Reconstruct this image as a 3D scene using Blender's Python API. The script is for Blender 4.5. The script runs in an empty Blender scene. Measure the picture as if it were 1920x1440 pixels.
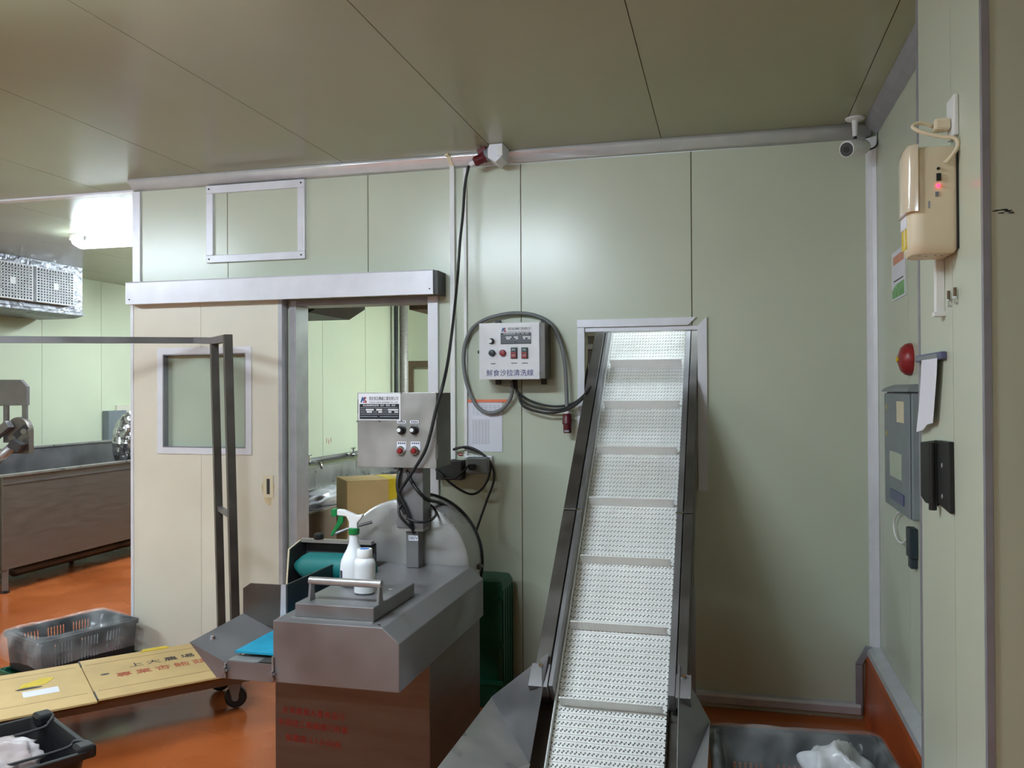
import bpy, bmesh, math, random
from math import sin, cos, pi, radians, atan, atan2, hypot
from mathutils import Vector, Matrix, noise
random.seed(7)
SC = bpy.context.scene
COL = SC.collection

# ------------------------------------------------------------------ camera
FPX, YAW, PITCH, ROLL = 1589.8, radians(-14.226), radians(.4243), radians(-.293)
CAM = Vector((0, 0, 1.55))
_f = Vector((sin(YAW)*cos(PITCH), cos(YAW)*cos(PITCH), sin(PITCH)))
_r = Vector((cos(YAW), -sin(YAW), 0)); _u = _r.cross(_f)
_R = cos(ROLL)*_r + sin(ROLL)*_u; _U = -sin(ROLL)*_r + cos(ROLL)*_u
cam = bpy.data.cameras.new('camera'); cam.sensor_width = 36; cam.lens = 36*FPX/1920
cam.clip_start = .05; cam.clip_end = 60
co = bpy.data.objects.new('camera', cam); COL.objects.link(co)
M = Matrix((_R, _U, -_f)).transposed().to_4x4(); M.translation = CAM
co.matrix_world = M; SC.camera = co
# ------------------------------------------------------------------ world, exposure
w = bpy.data.worlds.new('world'); SC.world = w; w.use_nodes = True
w.node_tree.nodes['Background'].inputs[0].default_value = (.9, 1, .95, 1)
w.node_tree.nodes['Background'].inputs[1].default_value = .02
SC.view_settings.view_transform = 'Standard'; SC.view_settings.look = 'None'
SC.view_settings.exposure = 2.28; SC.view_settings.gamma = 1; SC.view_settings.use_curve_mapping = False
SC.cycles.use_light_tree = False; SC.cycles.max_bounces = 6; SC.cycles.diffuse_bounces = 4; SC.cycles.glossy_bounces = 3; SC.cycles.transparent_max_bounces = 6; SC.cycles.caustics_reflective = False; SC.cycles.caustics_refractive = False
LAMP = 15.0          # radiance of a fluorescent fixture's diffuser
# ceiling fixtures: centre x, y, strength factor, length, label
FIXTURES = [(-4.30, 5.60, 1.05, 1.3, 'long white ceiling light fixture glowing beyond the door wall corner'),
            (-1.80, 1.55, 1.5, 1.3, 'ceiling light fixture over the main room just above the view'),
            (-4.90, 1.90, 1.6, 1.3, 'ceiling light fixture over the left of the main room'),
            (-1.75, -1.3, .7, 1.3, 'ceiling light fixture behind the viewer'),
            (-5.00, 8.00, 1.4, 1.3, 'added unseen ceiling light brightening the far end of the left room'),  # extra lamp hidden behind the door wall, added to brighten the left room
            (-1.00, 7.30, 2.2, 1.3, 'ceiling light fixture inside the room behind the sliding door'),
            (-.10, 4.95, .45, 1.2, 'ceiling light fixture above the upper end of the conveyor')]

# ------------------------------------------------------------------ measuring helper: pixel -> point on a plane of the room
def at(px, py, **k):
    d = _R*((px-960)/FPX) + _U*((720-py)/FPX) + _f
    a, v = next(iter(k.items())); i = 'XYZ'.index(a)
    return CAM + d*((v-CAM[i])/d[i])
# ------------------------------------------------------------------ materials
def lin(c):
    if isinstance(c, str): c = [int(c[i:i+2], 16)/255 for i in (0, 2, 4)]
    return [x/12.92 if x <= .04045 else ((x+.055)/1.055)**2.4 for x in c]
MATS = {}
def mat(name, col, rough=.5, metal=0, var=.06, scale=8, bump=0, bscale=60, rvar=0, emit=0, stretch=None, spec=.5, trans=0, alpha=None, col2=None, thr=None, coat=0):
    m = bpy.data.materials.new(name); m.use_nodes = True; nt = m.node_tree; N = nt.nodes; L = nt.links
    b = N['Principled BSDF']; c = lin(col)
    b.inputs['Roughness'].default_value = rough; b.inputs['Metallic'].default_value = metal
    b.inputs['Specular IOR Level'].default_value = spec
    b.inputs['Coat Weight'].default_value = coat; b.inputs['Coat Roughness'].default_value = .12
    tc = N.new('ShaderNodeTexCoord'); src = tc.outputs['Object']
    if stretch:
        mp = N.new('ShaderNodeMapping'); mp.inputs['Scale'].default_value = stretch; L.new(src, mp.inputs[0]); src = mp.outputs[0]
    nz = N.new('ShaderNodeTexNoise'); nz.inputs['Scale'].default_value = scale; nz.inputs['Detail'].default_value = 2; L.new(src, nz.inputs['Vector'])
    rp = N.new('ShaderNodeValToRGB'); L.new(nz.outputs[0], rp.inputs[0])
    c2 = lin(col2) if col2 else None
    lo = [x*(1-var) for x in c] if c2 is None else c
    hi = [min(1, x*(1+var)) for x in c] if c2 is None else c2
    a0, a1 = thr or (.3, .7)
    rp.color_ramp.elements[0].position = a0; rp.color_ramp.elements[1].position = a1
    rp.color_ramp.elements[0].color = (*lo, 1); rp.color_ramp.elements[1].color = (*hi, 1)
    L.new(rp.outputs[0], b.inputs['Base Color'])
    if rvar:
        mr = N.new('ShaderNodeMapRange'); mr.inputs[1].default_value = .35; mr.inputs[2].default_value = .65
        mr.inputs[3].default_value = max(.02, rough-rvar); mr.inputs[4].default_value = rough+rvar
        L.new(nz.outputs[0], mr.inputs[0]); L.new(mr.outputs[0], b.inputs['Roughness'])
    if bump:
        n2 = N.new('ShaderNodeTexNoise'); n2.inputs['Scale'].default_value = bscale; n2.inputs['Detail'].default_value = 1; L.new(src, n2.inputs['Vector'])
        bp = N.new('ShaderNodeBump'); bp.inputs['Strength'].default_value = bump; bp.inputs['Distance'].default_value = .01
        L.new(n2.outputs[0], bp.inputs['Height']); L.new(bp.outputs[0], b.inputs['Normal'])
    if emit:
        b.inputs['Emission Color'].default_value = (*c, 1); b.inputs['Emission Strength'].default_value = emit
    b.inputs['Transmission Weight'].default_value = trans
    if alpha is not None:      # thin translucent film: part of the light passes straight through
        tr = N.new('ShaderNodeBsdfTransparent'); mx = N.new('ShaderNodeMixShader'); out = N['Material Output']
        mr = N.new('ShaderNodeMapRange'); mr.inputs[1].default_value = .42; mr.inputs[2].default_value = .72
        mr.inputs[3].default_value = alpha[0]; mr.inputs[4].default_value = alpha[1]
        L.new(nz.outputs[0], mr.inputs[0]); L.new(mr.outputs[0], mx.inputs[0])
        L.new(tr.outputs[0], mx.inputs[1]); L.new(b.outputs[0], mx.inputs[2]); L.new(mx.outputs[0], out.inputs[0])
    MATS[name] = m; return m
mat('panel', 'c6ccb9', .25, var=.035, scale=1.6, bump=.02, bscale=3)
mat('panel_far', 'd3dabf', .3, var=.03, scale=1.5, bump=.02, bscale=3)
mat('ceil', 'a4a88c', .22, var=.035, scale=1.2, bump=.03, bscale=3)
mat('seam', '7d7256', .7, var=.25, scale=6)
mat('door', 'dfd9c9', .36, var=.05, scale=2.5, bump=.02, bscale=3)
mat('rust', 'd8c49a', .6, var=.2, scale=25)
mat('floor', 'a8572b', .22, var=.12, scale=2.2, bump=.05, bscale=3.5, rvar=.10, col2='bb6432')
mat('cove', 'a54a1e', .4, var=.15, scale=4)
mat('alu', 'c4c4ca', .3, .35, var=.08, scale=10)
mat('alu_bright', 'e6e6ec', .22, .35, var=.05, scale=10)
mat('alu_white', 'e2e2ea', .35, .08, var=.04, scale=10)
mat('alu_grey', '9a9aa2', .4, .35, var=.1, scale=10)
mat('steel', '848284', .4, .55, var=.16, scale=5, bump=.03, bscale=20, rvar=.1)
mat('steel_br', '817c76', .42, .6, var=.06, scale=4, stretch=(1, 1, 9), rvar=.08)
mat('steel_lt', 'a8a6a4', .36, .6, var=.2, scale=6, rvar=.1)
mat('steel_dk', '615d59', .4, .7, var=.18, scale=6, rvar=.1)
mat('steel_base', '6e6661', .42, .5, var=.12, scale=4, stretch=(1, 1, 6), rvar=.06)
mat('chrome', 'd5d5d8', .12, 1, var=.03)
mat('white', 'e6e6e6', .4, var=.03)
mat('white_paint', 'e4e2e6', .3, var=.05, scale=9)
mat('belt', 'f7f6f3', .45, var=.03, scale=20)
mat('belt_under', '77746e', .7, var=.1)
mat('black', '151515', .45, var=.2)
mat('rubber', '1b1b1c', .5, var=.15)
mat('dkgrey', '3a3b3c', .5, var=.15)
mat('cable_grey', '77797a', .5, var=.08)
mat('red', '8c1f23', .35, var=.12)
mat('red_dk', '5c1620', .35, var=.12)
mat('redpaint', 'a8322a', .6, var=.2, scale=60)
mat('btn_dk', '20262c', .35, var=.1)
mat('teal', '12706f', .55, var=.12, scale=10)
mat('blue_belt', '1f93b4', .4, var=.15, scale=12)
mat('green', '0c7a3d', .35, var=.06)
mat('green_dk', '0a5a41', .45, var=.15)
mat('paper', 'e4e4ee', .75, var=.02)
mat('ink', '3a3a44', .7, var=.1)
mat('ink_lt', '9a9aa4', .7, var=.1)
mat('blue_ink', '2d2f7c', .6, var=.1)
mat('logo_blue', '1f4f86', .5, var=.1)
mat('logo_red', '9c2233', .5, var=.1)
mat('orange', 'f0805a', .55, var=.05)
mat('cream', 'e4d6b8', .38, var=.04)
mat('clear', 'dccdb4', .1, var=.03, coat=1)
mat('card', 'd0b27c', .75, var=.07, scale=5, bump=.04, bscale=60)
mat('card_dk', '7a5a33', .8, var=.1, scale=5)
mat('yellow', 'e0c32e', .45, var=.08, scale=20)
mat('red_print', 'b8503c', .75, var=.15, scale=80)
mat('film', 'e9ecee', .16, var=.04, scale=7, alpha=(.08, .30), bump=.5, bscale=16, coat=.4)
mat('bagw', 'dcdde2', .25, var=.08, scale=7, alpha=(.7, .97), bump=.5, bscale=22)
mat('bagpink', 'cdb7b2', .3, var=.15, scale=6, alpha=(.75, .97), bump=.5, bscale=18, col2='e6e0e4')
mat('plastic_t', 'dfe0e4', .35, var=.03, scale=6)
mat('glass', 'b3bfae', .08, var=.06, scale=2, coat=.6)
mat('foil', '7c7c7f', .42, .7, var=.3, scale=9, bump=1, bscale=22)
mat('foil_bright', 'c4c4c6', .22, .9, var=.2, scale=30, bump=.8, bscale=30)
mat('crate_black', '17181a', .42, var=.2)
mat('crate_grey', '222428', .5, var=.15)
mat('ebox', '7e858a', .45, var=.06)
mat('fanwhite', 'd6d8da', .4, var=.04)
mat('brown', '6b5a45', .6, var=.1)
mat('lamp', 'e2f2ff', .4, emit=LAMP, var=0)
mat('led', 'ff2a50', .4, emit=1.2, var=0)
mat('pipe_lag', 'a8a49c', .5, .3, var=.2, scale=40, stretch=(1, 1, 4))

# ------------------------------------------------------------------ object helpers
WL = {}
def _link(o, parent, wloc):
    COL.objects.link(o); WL[o.name] = Vector(wloc)
    if parent: o.parent = parent; o.location = Vector(wloc) - WL[parent.name]
    else: o.location = wloc
def tag(o, label=None, cat=None, group=None, kind=None):
    if label: o['label'] = label
    if cat: o['category'] = cat
    if group: o['group'] = group
    if kind: o['kind'] = kind
    return o
def thing(name, loc, label, cat, group=None):
    o = bpy.data.objects.new(name, None); o.empty_display_size = .05; _link(o, None, loc)
    return tag(o, label, cat, group)
def obj(name, bm, m, parent=None, label=None, cat=None, group=None, kind=None, smooth=False, bevel=0, recalc=True):
    if recalc: bmesh.ops.recalc_face_normals(bm, faces=bm.faces)
    if bevel: bmesh.ops.bevel(bm, geom=[e for e in bm.edges if len(e.link_faces) == 2 and e.calc_face_angle(0) > .6], offset=bevel, segments=2, affect='EDGES', profile=.5)
    vs = [v.co for v in bm.verts]
    c = Vector([(min(v[i] for v in vs)+max(v[i] for v in vs))/2 for i in range(3)])
    if not parent: c.z = min(v.z for v in vs)
    bmesh.ops.translate(bm, verts=bm.verts, vec=-c)
    me = bpy.data.meshes.new(name); bm.to_mesh(me); bm.free()
    me.materials.append(MATS[m] if isinstance(m, str) else m)
    if smooth:
        for p in me.polygons: p.use_smooth = True
        if smooth != 2: me.set_sharp_from_angle(angle=radians(40))
    o = bpy.data.objects.new(name, me); _link(o, parent, c)
    return tag(o, label, cat, group, kind)
def copy(o, wloc, rot=None, parent=None, label=None):
    c = o.copy(); COL.objects.link(c); WL[c.name] = Vector(wloc); c.parent = parent
    c.location = Vector(wloc) - (WL[parent.name] if parent else Vector())
    if rot: c.rotation_euler = rot
    if label: c['label'] = label
    return c
def B(*boxes, M=None):
    bm = bmesh.new()
    for b in boxes: box(bm, *b, M=M)
    return bm
def box(bm, x0, x1, y0, y1, z0, z1, M=None):
    vs = [bm.verts.new((x, y, z)) for x in (x0, x1) for y in (y0, y1) for z in (z0, z1)]
    if M is not None:
        for v in vs: v.co = M @ v.co
    for f in ((0,1,3,2), (4,6,7,5), (0,4,5,1), (2,3,7,6), (0,2,6,4), (1,5,7,3)): bm.faces.new([vs[i] for i in f])
    return vs
def prism(bm, pts, ax, a0, a1, M=None):
    """polygon pts (two coords) extruded along axis ax from a0 to a1"""
    def P(p, a): return Vector({'X': (a, p[0], p[1]), 'Y': (p[0], a, p[1]), 'Z': (p[0], p[1], a)}[ax])
    A = [bm.verts.new((M @ P(p, a0)) if M else P(p, a0)) for p in pts]; C = [bm.verts.new((M @ P(p, a1)) if M else P(p, a1)) for p in pts]
    bm.faces.new(A); bm.faces.new(C[::-1]); n = len(pts)
    for i in range(n): bm.faces.new((A[i], A[(i+1) % n], C[(i+1) % n], C[i]))
    return bm
def PR(pts, ax, a0, a1, M=None): return prism(bmesh.new(), pts, ax, a0, a1, M)
def plate(bm, pts, t):
    """flat polygon of 3D points given a thickness t"""
    P = [Vector(p) for p in pts]; n = (P[1]-P[0]).cross(P[2]-P[0]).normalized()*t
    A = [bm.verts.new(p) for p in P]; C = [bm.verts.new(p+n) for p in P]
    bm.faces.new(A); bm.faces.new(C[::-1]); k = len(P)
    for i in range(k): bm.faces.new((A[i], A[(i+1) % k], C[(i+1) % k], C[i]))
    return bm
def tube(bm, pts, r, seg=8, cap=True, sq=False):
    P = [Vector(p) for p in pts]; rs = r if isinstance(r, (list, tuple)) else [r]*len(P)
    t = (P[1]-P[0]).normalized(); n = t.orthogonal().normalized() if abs(t.z) > .95 else t.cross(Vector((0, 0, 1))).normalized()
    prev = None; ph = pi/4 if sq else 0; k = math.sqrt(2) if sq else 1
    if sq: seg = 4
    for i, p in enumerate(P):
        a = (P[min(i+1, len(P)-1)] - P[max(i-1, 0)]).normalized()
        n = (n - a*n.dot(a)).normalized(); b = a.cross(n)
        ring = [bm.verts.new(p + (n*cos(2*pi*j/seg+ph) + b*sin(2*pi*j/seg+ph))*rs[i]*k) for j in range(seg)]
        if prev:
            for j in range(seg): bm.faces.new((prev[j], prev[(j+1) % seg], ring[(j+1) % seg], ring[j]))
        elif cap: bm.faces.new(ring[::-1])
        prev = ring
    if cap: bm.faces.new(prev)
    return bm
def T(pts, r, **k): return tube(bmesh.new(), pts, r, **k)
def smoothpts(pts, n=8):
    P = [Vector(p) for p in pts]; P = [2*P[0]-P[1]] + P + [2*P[-1]-P[-2]]; out = []
    for i in range(1, len(P)-2):
        for k in range(n):
            t = k/n; a, b, c, d = P[i-1:i+3]
            out.append(.5*((2*b)+(c-a)*t+(2*a-5*b+4*c-d)*t*t+(3*b-a-3*c+d)*t**3))
    return out + [P[-2]]
def cyl(bm, c0, c1, r, seg=20, r1=None): return tube(bm, [c0, c1], [r, r if r1 is None else r1], seg=seg)
def CY(c0, c1, r, seg=20, r1=None): return cyl(bmesh.new(), c0, c1, r, seg, r1)
def lathe(prof, c, axis=(0, 0, 1), seg=24):
    bm = bmesh.new(); q = Vector((0, 0, 1)).rotation_difference(Vector(axis)); c = Vector(c); prev = None
    for r, h in prof:
        ring = [bm.verts.new(c + q @ Vector((max(r, 1e-4)*cos(2*pi*j/seg), max(r, 1e-4)*sin(2*pi*j/seg), h))) for j in range(seg)]
        if prev:
            for j in range(seg): bm.faces.new((prev[j], prev[(j+1) % seg], ring[(j+1) % seg], ring[j]))
        else: bm.faces.new(ring[::-1])
        prev = ring
    bm.faces.new(prev); return bm
def cells(us, vs, holes, fn, w0, w1, bm=None):
    """slab over the grid us x vs, leaving out rectangles in holes; fn(u, v, w) -> point"""
    bm = bm or bmesh.new()
    us = sorted(set([round(u, 4) for u in us] + [round(x, 4) for h in holes for x in h[:2] if us[0] < x < us[-1]]))
    vs = sorted(set([round(v, 4) for v in vs] + [round(x, 4) for h in holes for x in h[2:] if vs[0] < x < vs[-1]]))
    def sol(i, j):
        if not (0 <= i < len(us)-1 and 0 <= j < len(vs)-1): return False
        u, v = (us[i]+us[i+1])/2, (vs[j]+vs[j+1])/2
        return not any(h[0] < u < h[1] and h[2] < v < h[3] for h in holes)
    D = {}
    def V(i, j, k):
        if (i, j, k) not in D: D[i, j, k] = bm.verts.new(fn(us[i], vs[j], (w0, w1)[k]))
        return D[i, j, k]
    for i in range(len(us)-1):
        for j in range(len(vs)-1):
            if not sol(i, j): continue
            for k in (0, 1): bm.faces.new([V(i, j, k), V(i+1, j, k), V(i+1, j+1, k), V(i, j+1, k)])
            for di, dj, a, b in ((-1, 0, (0, 0), (0, 1)), (1, 0, (1, 0), (1, 1)), (0, -1, (0, 0), (1, 0)), (0, 1, (0, 1), (1, 1))):
                if not sol(i+di, j+dj):
                    p, q = (i+a[0], j+a[1]), (i+b[0], j+b[1])
                    bm.faces.new([V(*p, 0), V(*q, 0), V(*q, 1), V(*p, 1)])
    return bm
_dg = None
def text(body, m, parent, size, loc, rot=(pi/2, 0, 0), name='lettering', squash=1, align='CENTER', thick=.0006, space=1, kind=None):
    cu = bpy.data.curves.new(name, 'FONT'); cu.body = body; cu.size = size; cu.align_x = align; cu.align_y = 'CENTER'
    cu.extrude = thick; cu.space_character = space; cu.resolution_u = 2
    t = bpy.data.objects.new('tmp', cu); COL.objects.link(t)
    dg = bpy.context.evaluated_depsgraph_get(); dg.update()
    me = bpy.data.meshes.new_from_object(t.evaluated_get(dg)); bpy.data.objects.remove(t); me.materials.clear()
    me.materials.append(MATS[m])
    for v in me.vertices: v.co.x *= squash
    o = bpy.data.objects.new(name, me); _link(o, parent, loc); o.rotation_euler = rot
    return o
def rrect(w, d, r, n=5):
    out = []
    for cx, cy, a in ((w/2-r, d/2-r, 0), (-w/2+r, d/2-r, pi/2), (-w/2+r, -d/2+r, pi), (w/2-r, -d/2+r, 3*pi/2)):
        for k in range(n+1): out.append((cx+r*cos(a+pi/2*k/n), cy+r*sin(a+pi/2*k/n)))
    return out
def loops(rings, close=False, bm=None):
    bm = bm or bmesh.new(); prev = None
    for ring in rings:
        vs = [bm.verts.new(p) for p in ring]; n = len(vs)
        if prev:
            for j in range(n): bm.faces.new((prev[j], prev[(j+1) % n], vs[(j+1) % n], vs[j]))
        elif close in (True, 'first'): bm.faces.new(vs[::-1])
        prev = vs
    if close in (True, 'last'): bm.faces.new(prev)
    return bm
def crumple(c, r, seed, amp=.25, fr=3.0, sub=4, zmin=None, M=None, hf=1):
    bm = bmesh.new(); bmesh.ops.create_icosphere(bm, subdivisions=sub, radius=1); c = Vector(c)
    for v in bm.verts:
        d = v.co.normalized(); s = d*fr + Vector((seed*7.3, seed*1.7, 0))
        k = 1 + amp*(.45 - abs(noise.noise(s))*1.7) + hf*(amp*.6*(.3-abs(noise.noise(s*2.3))) + amp*.3*(.25-abs(noise.noise(s*5.1))))
        v.co = Vector((d.x*r[0], d.y*r[1], d.z*r[2]))*k
        if M: v.co = M @ v.co
        v.co += c
        if zmin is not None: v.co.z = max(v.co.z, zmin)
    return bm
def xz(x0, x1, z0, z1, y0, y1): return (x0, x1, y0, y1, z0, z1)

# ------------------------------------------------------------------ the room
CZ, WY = 2.785, 4.265
XL, XR = -6.75, .68
floor = tag(obj('floor', B((XL-.2, 2.2, -3.2, 10.2, -.06, 0)), 'floor'), 'glossy wet orange epoxy floor', None, kind='structure')
def struct(name, bm, m, label=None, parent=None, **k): return obj(name, bm, m, parent, label=label, kind='structure', **k)
def panel_wall(name, label, edges, v0, v1, holes, fn, back, m='panel', gap=.0025, proud=.006):
    root = struct(name, cells([edges[0], edges[-1]], [v0, v1], holes, fn, -proud-.0005, -back), 'seam', label)
    for a, b in zip(edges[:-1], edges[1:]):
        obj('panel', cells([a+gap, b-gap], [v0, v1], [h for h in holes if h[1] > a and h[0] < b], fn, 0, -proud), m, root)
    return root
# back wall with door opening and conveyor opening
DO = (-2.345, -1.505, 0, 2.05); CO = (-.70, -.137, 1.30, 1.865)
panel_wall('wall_back', 'pale green insulated panel wall with sliding door and conveyor opening',
           [-3.335, -2.74, -1.883, -1.03, -.165, .685], 0, CZ-.0005, [DO, CO], lambda u, v, w_: Vector((u, WY-w_, v)), .1)
# right wall of the recess, pillar, room behind the viewer
panel_wall('wall_right', 'short pale green wall in the recess behind the pillar', [2.70, 3.55, 4.262], 0, CZ-.0005, [], lambda u, v, w_: Vector((XR-w_, u, v)), .1)
PX, PY0, PY1 = .55, 2.058, 2.715
pil = struct('wall_pillar', B((PX+.004, PX+.13, PY0+.004, PY1-.004, 0, CZ-.001)), 'seam', 'pale green pillar carrying the emergency lamp')
obj('panel', B((PX, PX+.004, PY0+.004, 2.33, 0, CZ-.001)), 'panel', pil); obj('panel', B((PX, PX+.004, 2.333, PY1-.004, 0, CZ-.001)), 'panel', pil)
struct('wall_front_right', B((PX+.006, 2.1, PY0, PY0+.004, 0, CZ-.001), (PX+.14, 2.1, PY0+.005, PY0+.1, 0, CZ-.001)), 'panel', 'greyish panel wall at the right edge of the view')
struct('wall_side_right', B((2.0, 2.1, -3, PY0-.001, 0, CZ-.001)), 'panel', 'panel wall right of the viewer')
struct('wall_front', B((XL, 2.1, -3.1, -3, 0, CZ-.001)), 'panel', 'panel wall behind the viewer')
panel_wall('wall_left', 'bright pale green panel wall of the far left room', [-3.0+.001]+[.42+.845*k for k in range(0, 12)], 0, CZ-.0005, [],
           lambda u, v, w_: Vector((XL+w_, u, v)), .1, 'panel_far')
struct('wall_far_left', B((XL+.01, -3.351, 9.7, 9.8, 0, CZ-.001)), 'panel_far', 'far wall of the left room')
panel_wall('wall_inner_left', 'pale green panel wall behind the sinks', [4.37, 4.72, 5.58, 6.43, 7.29, 8.3], 0, CZ-.0005, [], lambda u, v, w_: Vector((-3.25+w_, u, v)), .1, 'panel_far')
panel_wall('wall_inner_back', 'bright green panel wall at the back of the inner room', [-3.24, -2.99, -2.13, -1.27, -.41, .8], 0, CZ-.0005, [], lambda u, v, w_: Vector((u, 8.3-w_, v)), .1, 'panel_far')
struct('wall_inner_right', B((.81, .9, 4.37, 8.29, 0, CZ-.001)), 'panel_far', 'right wall of the inner room')
# ceiling: long panels with fine joints, split at the expansion strip
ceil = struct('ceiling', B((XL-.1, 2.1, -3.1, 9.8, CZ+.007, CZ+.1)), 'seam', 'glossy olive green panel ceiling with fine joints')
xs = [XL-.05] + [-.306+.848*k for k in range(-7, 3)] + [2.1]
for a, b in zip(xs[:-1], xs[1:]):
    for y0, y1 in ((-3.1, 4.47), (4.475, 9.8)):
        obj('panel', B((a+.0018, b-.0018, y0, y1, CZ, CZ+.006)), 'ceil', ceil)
# ------------------------------------------------------------------ trims
TR = [0]
def trim(bm, m, label, **k):
    TR[0] += 1; return struct('trim_%d' % TR[0], bm, m, label, **k)
def quarter(n=6, r=.05): return [(0, 0)] + [(-r*cos(a), -r*(1-sin(a)) if 0 else -r*sin(a)) for a in [pi/2*k/n for k in range(n+1)]]
# coved aluminium strip between wall and ceiling
cov = [(WY-.0005, CZ-.0005), (WY-.055, CZ-.0005), (WY-.05, CZ-.016), (WY-.036, CZ-.034), (WY-.018, CZ-.05), (WY-.0005, CZ-.062)]
trim(PR(cov, 'X', -3.36, XR-.02), 'alu_bright', 'rounded aluminium strip along the top of the back wall', smooth=2)
trim(PR([(XR-.001, CZ-.001), (XR-.055, CZ-.001), (XR-.036, CZ-.034), (XR-.001, CZ-.062)], 'Y', 2.72, WY-.062), 'alu_grey', 'grey aluminium strip along the top of the right wall')
trim(B((-3.362, -3.3365, WY-.012, WY+.1, 0, CZ-.065), (-3.3365, -3.312, WY-.012, WY-.0005, 0, CZ-.065)), 'alu_white', 'white aluminium corner strip at the left end of the wall')
trim(PR([(XR-.001, WY-.001), (XR-.042, WY-.001), (XR-.03, WY-.018), (XR-.018, WY-.03), (XR-.001, WY-.042)], 'Z', .32, CZ-.063), 'alu_white', 'pale aluminium strip in the inner corner')
trim(B((PX-.003, PX-.0002, PY0-.003, PY0+.014, 0, CZ-.002), (PX-.0002, PX+.012, PY0-.003, PY0-.0002, 0, CZ-.002)), 'alu_grey', 'grey corner strip on the near edge of the pillar')
trim(B((PX-.003, PX+.003, PY1-.018, PY1+.002, 0, CZ-.002)), 'alu_grey', 'thin grey corner strip on the far edge of the pillar')
trim(B((XL+.01, -3.372, 4.44, 4.50, CZ-.012, CZ-.0005)), 'alu_white', 'white expansion strip crossing the left ceiling')
# skirting
bb = struct('baseboard_back', PR([(WY-.001, .03), (WY-.03, .03), (WY-.03, .062), (WY-.022, .074), (WY-.001, .08)], 'X', -1.46, XR-.085), 'alu', 'rounded aluminium skirting strip along the back wall')
struct('baseboard_right', PR([(XR-.001, 0), (XR-.075, 0), (XR-.068, .03), (XR-.06, .29), (XR-.05, .31), (XR-.001, .31)], 'Y', 2.72, WY-.001), 'cove', 'orange painted upstand along the right wall')
trim(PR([(XR-.001, .311), (XR-.056, .311), (XR-.05, .33), (XR-.03, .345), (XR-.001, .352)], 'Y', 2.73, WY-.002), 'alu', 'aluminium strip on top of the orange upstand')
trim(B((XR-.105, XR-.076, WY-.02, WY-.002, .03, .26)), 'alu_grey', 'grey vertical strip at the end of the back skirting')
trim(PR([(XR-.105, .262), (XR-.076, .262), (XR-.03, .345), (XR-.06, .345)], 'Y', WY-.02, WY-.002), 'alu_grey', 'slanted grey strip piece over the orange upstand')
# door opening lining and conveyor opening frame
trim(B((-2.345, -2.305, WY-.02, WY+.12, 0, 2.05)), 'alu', 'aluminium left jamb of the door opening')
trim(B((-1.535, -1.48, WY-.02, WY+.12, 0, 2.05)), 'alu_white', 'white aluminium right jamb of the door opening')
trim(B((-2.305, -1.535, WY-.02, WY+.12, 2.02, 2.05)), 'alu_grey', 'aluminium head lining of the door opening')
fr = struct('window_2', B((-.735, -.70, WY-.014, WY-.0005, 1.055, 1.865)), 'alu_white', 'white aluminium frame around the conveyor opening')
obj('frame_top', PR([(-.735, 1.905), (-.145, 1.905), (-.185, 1.867), (-.735, 1.867)], 'Y', WY-.016, WY-.0005), 'alu_white', fr)
obj('frame_jamb', PR([(-.1385, 1.055), (-.094, 1.055), (-.094, 1.905), (-.1385, 1.862)], 'Y', WY-.015, WY-.0005), 'alu_white', fr)
obj('lining', B((-.70, -.1375, WY, WY+.11, 1.845, 1.864)), 'alu_white', fr)
obj('frame_sill', B((-.70, -.1365, WY-.012, WY-.0005, 1.26, 1.30)), 'alu_white', fr)
# high window with opaque infill
wn = thing('window_1', (-2.55, WY, 2.29), 'framed high panel window above the sliding door', None); wn['kind'] = 'structure'
a0, a1, z0, z1 = -2.868, -2.252, 2.283, 2.722
for nm, b in (('frame_top', (a0, a1, WY-.022, WY-.0005, z1-.045, z1)), ('frame_bottom', (a0, a1, WY-.022, WY-.0005, z0, z0+.042)), ('frame_side', (a0, a0+.043, WY-.0215, WY-.0005, z0+.042, z1-.045)), ('frame_side', (a1-.043, a1, WY-.0215, WY-.0005, z0+.042, z1-.045))):
    obj(nm, B(b), 'alu_white', wn, bevel=.003)
obj('infill', B((a0+.04, a1-.04, WY-.006, WY-.0005, z0+.04, z1-.04)), 'panel', wn)
obj('seam_strip', B((-2.742, -2.738, WY-.0068, WY-.006, z0+.042, z1-.045)), 'seam', wn)
for x in (a0+.02, a1-.02):
    for z in (z0+.02, z1-.02): obj('screw', CY((x, WY-.022, z), (x, WY-.025, z), .005, 8), 'dkgrey', wn)

# ------------------------------------------------------------------ sliding door
dr = thing('door_1', (-2.85, 4.22, 0), 'cream sliding cold room door with square window', None); dr['kind'] = 'structure'
D0, D1 = 4.195, 4.25; wx0, wx1, wz0, wz1 = -3.115, -2.585, 1.235, 1.765
for a, b in ((-3.31, -2.87), (-2.868, -2.385)):
    obj('leaf_panel', cells([a, b], [.03, 2.075], [(wx0, wx1, wz0, wz1)], lambda u, v, w_: Vector((u, w_, v)), D0, D1), 'door', dr)
obj('leaf_edge', B((-3.328, -3.31, D0-.004, D1, .03, 2.075)), 'alu_white', dr)
obj('leaf_edge', B((-2.385, -2.362, D0-.004, D1, .03, 2.075)), 'alu', dr)
f0 = .035
wf = obj('window_frame', cells([wx0-f0, wx1+f0], [wz0-f0, wz1+f0], [(wx0, wx1, wz0, wz1)], lambda u, v, w_: Vector((u, w_, v)), D0-.006, D0-.0005), 'alu_white', dr)
obj('reveal', cells([wx0-.001, wx1+.001], [wz0-.001, wz1+.001], [(wx0+.006, wx1-.006, wz0+.006, wz1-.006)], lambda u, v, w_: Vector((u, w_, v)), D0-.0055, D1-.01), 'alu_grey', wf)
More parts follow.
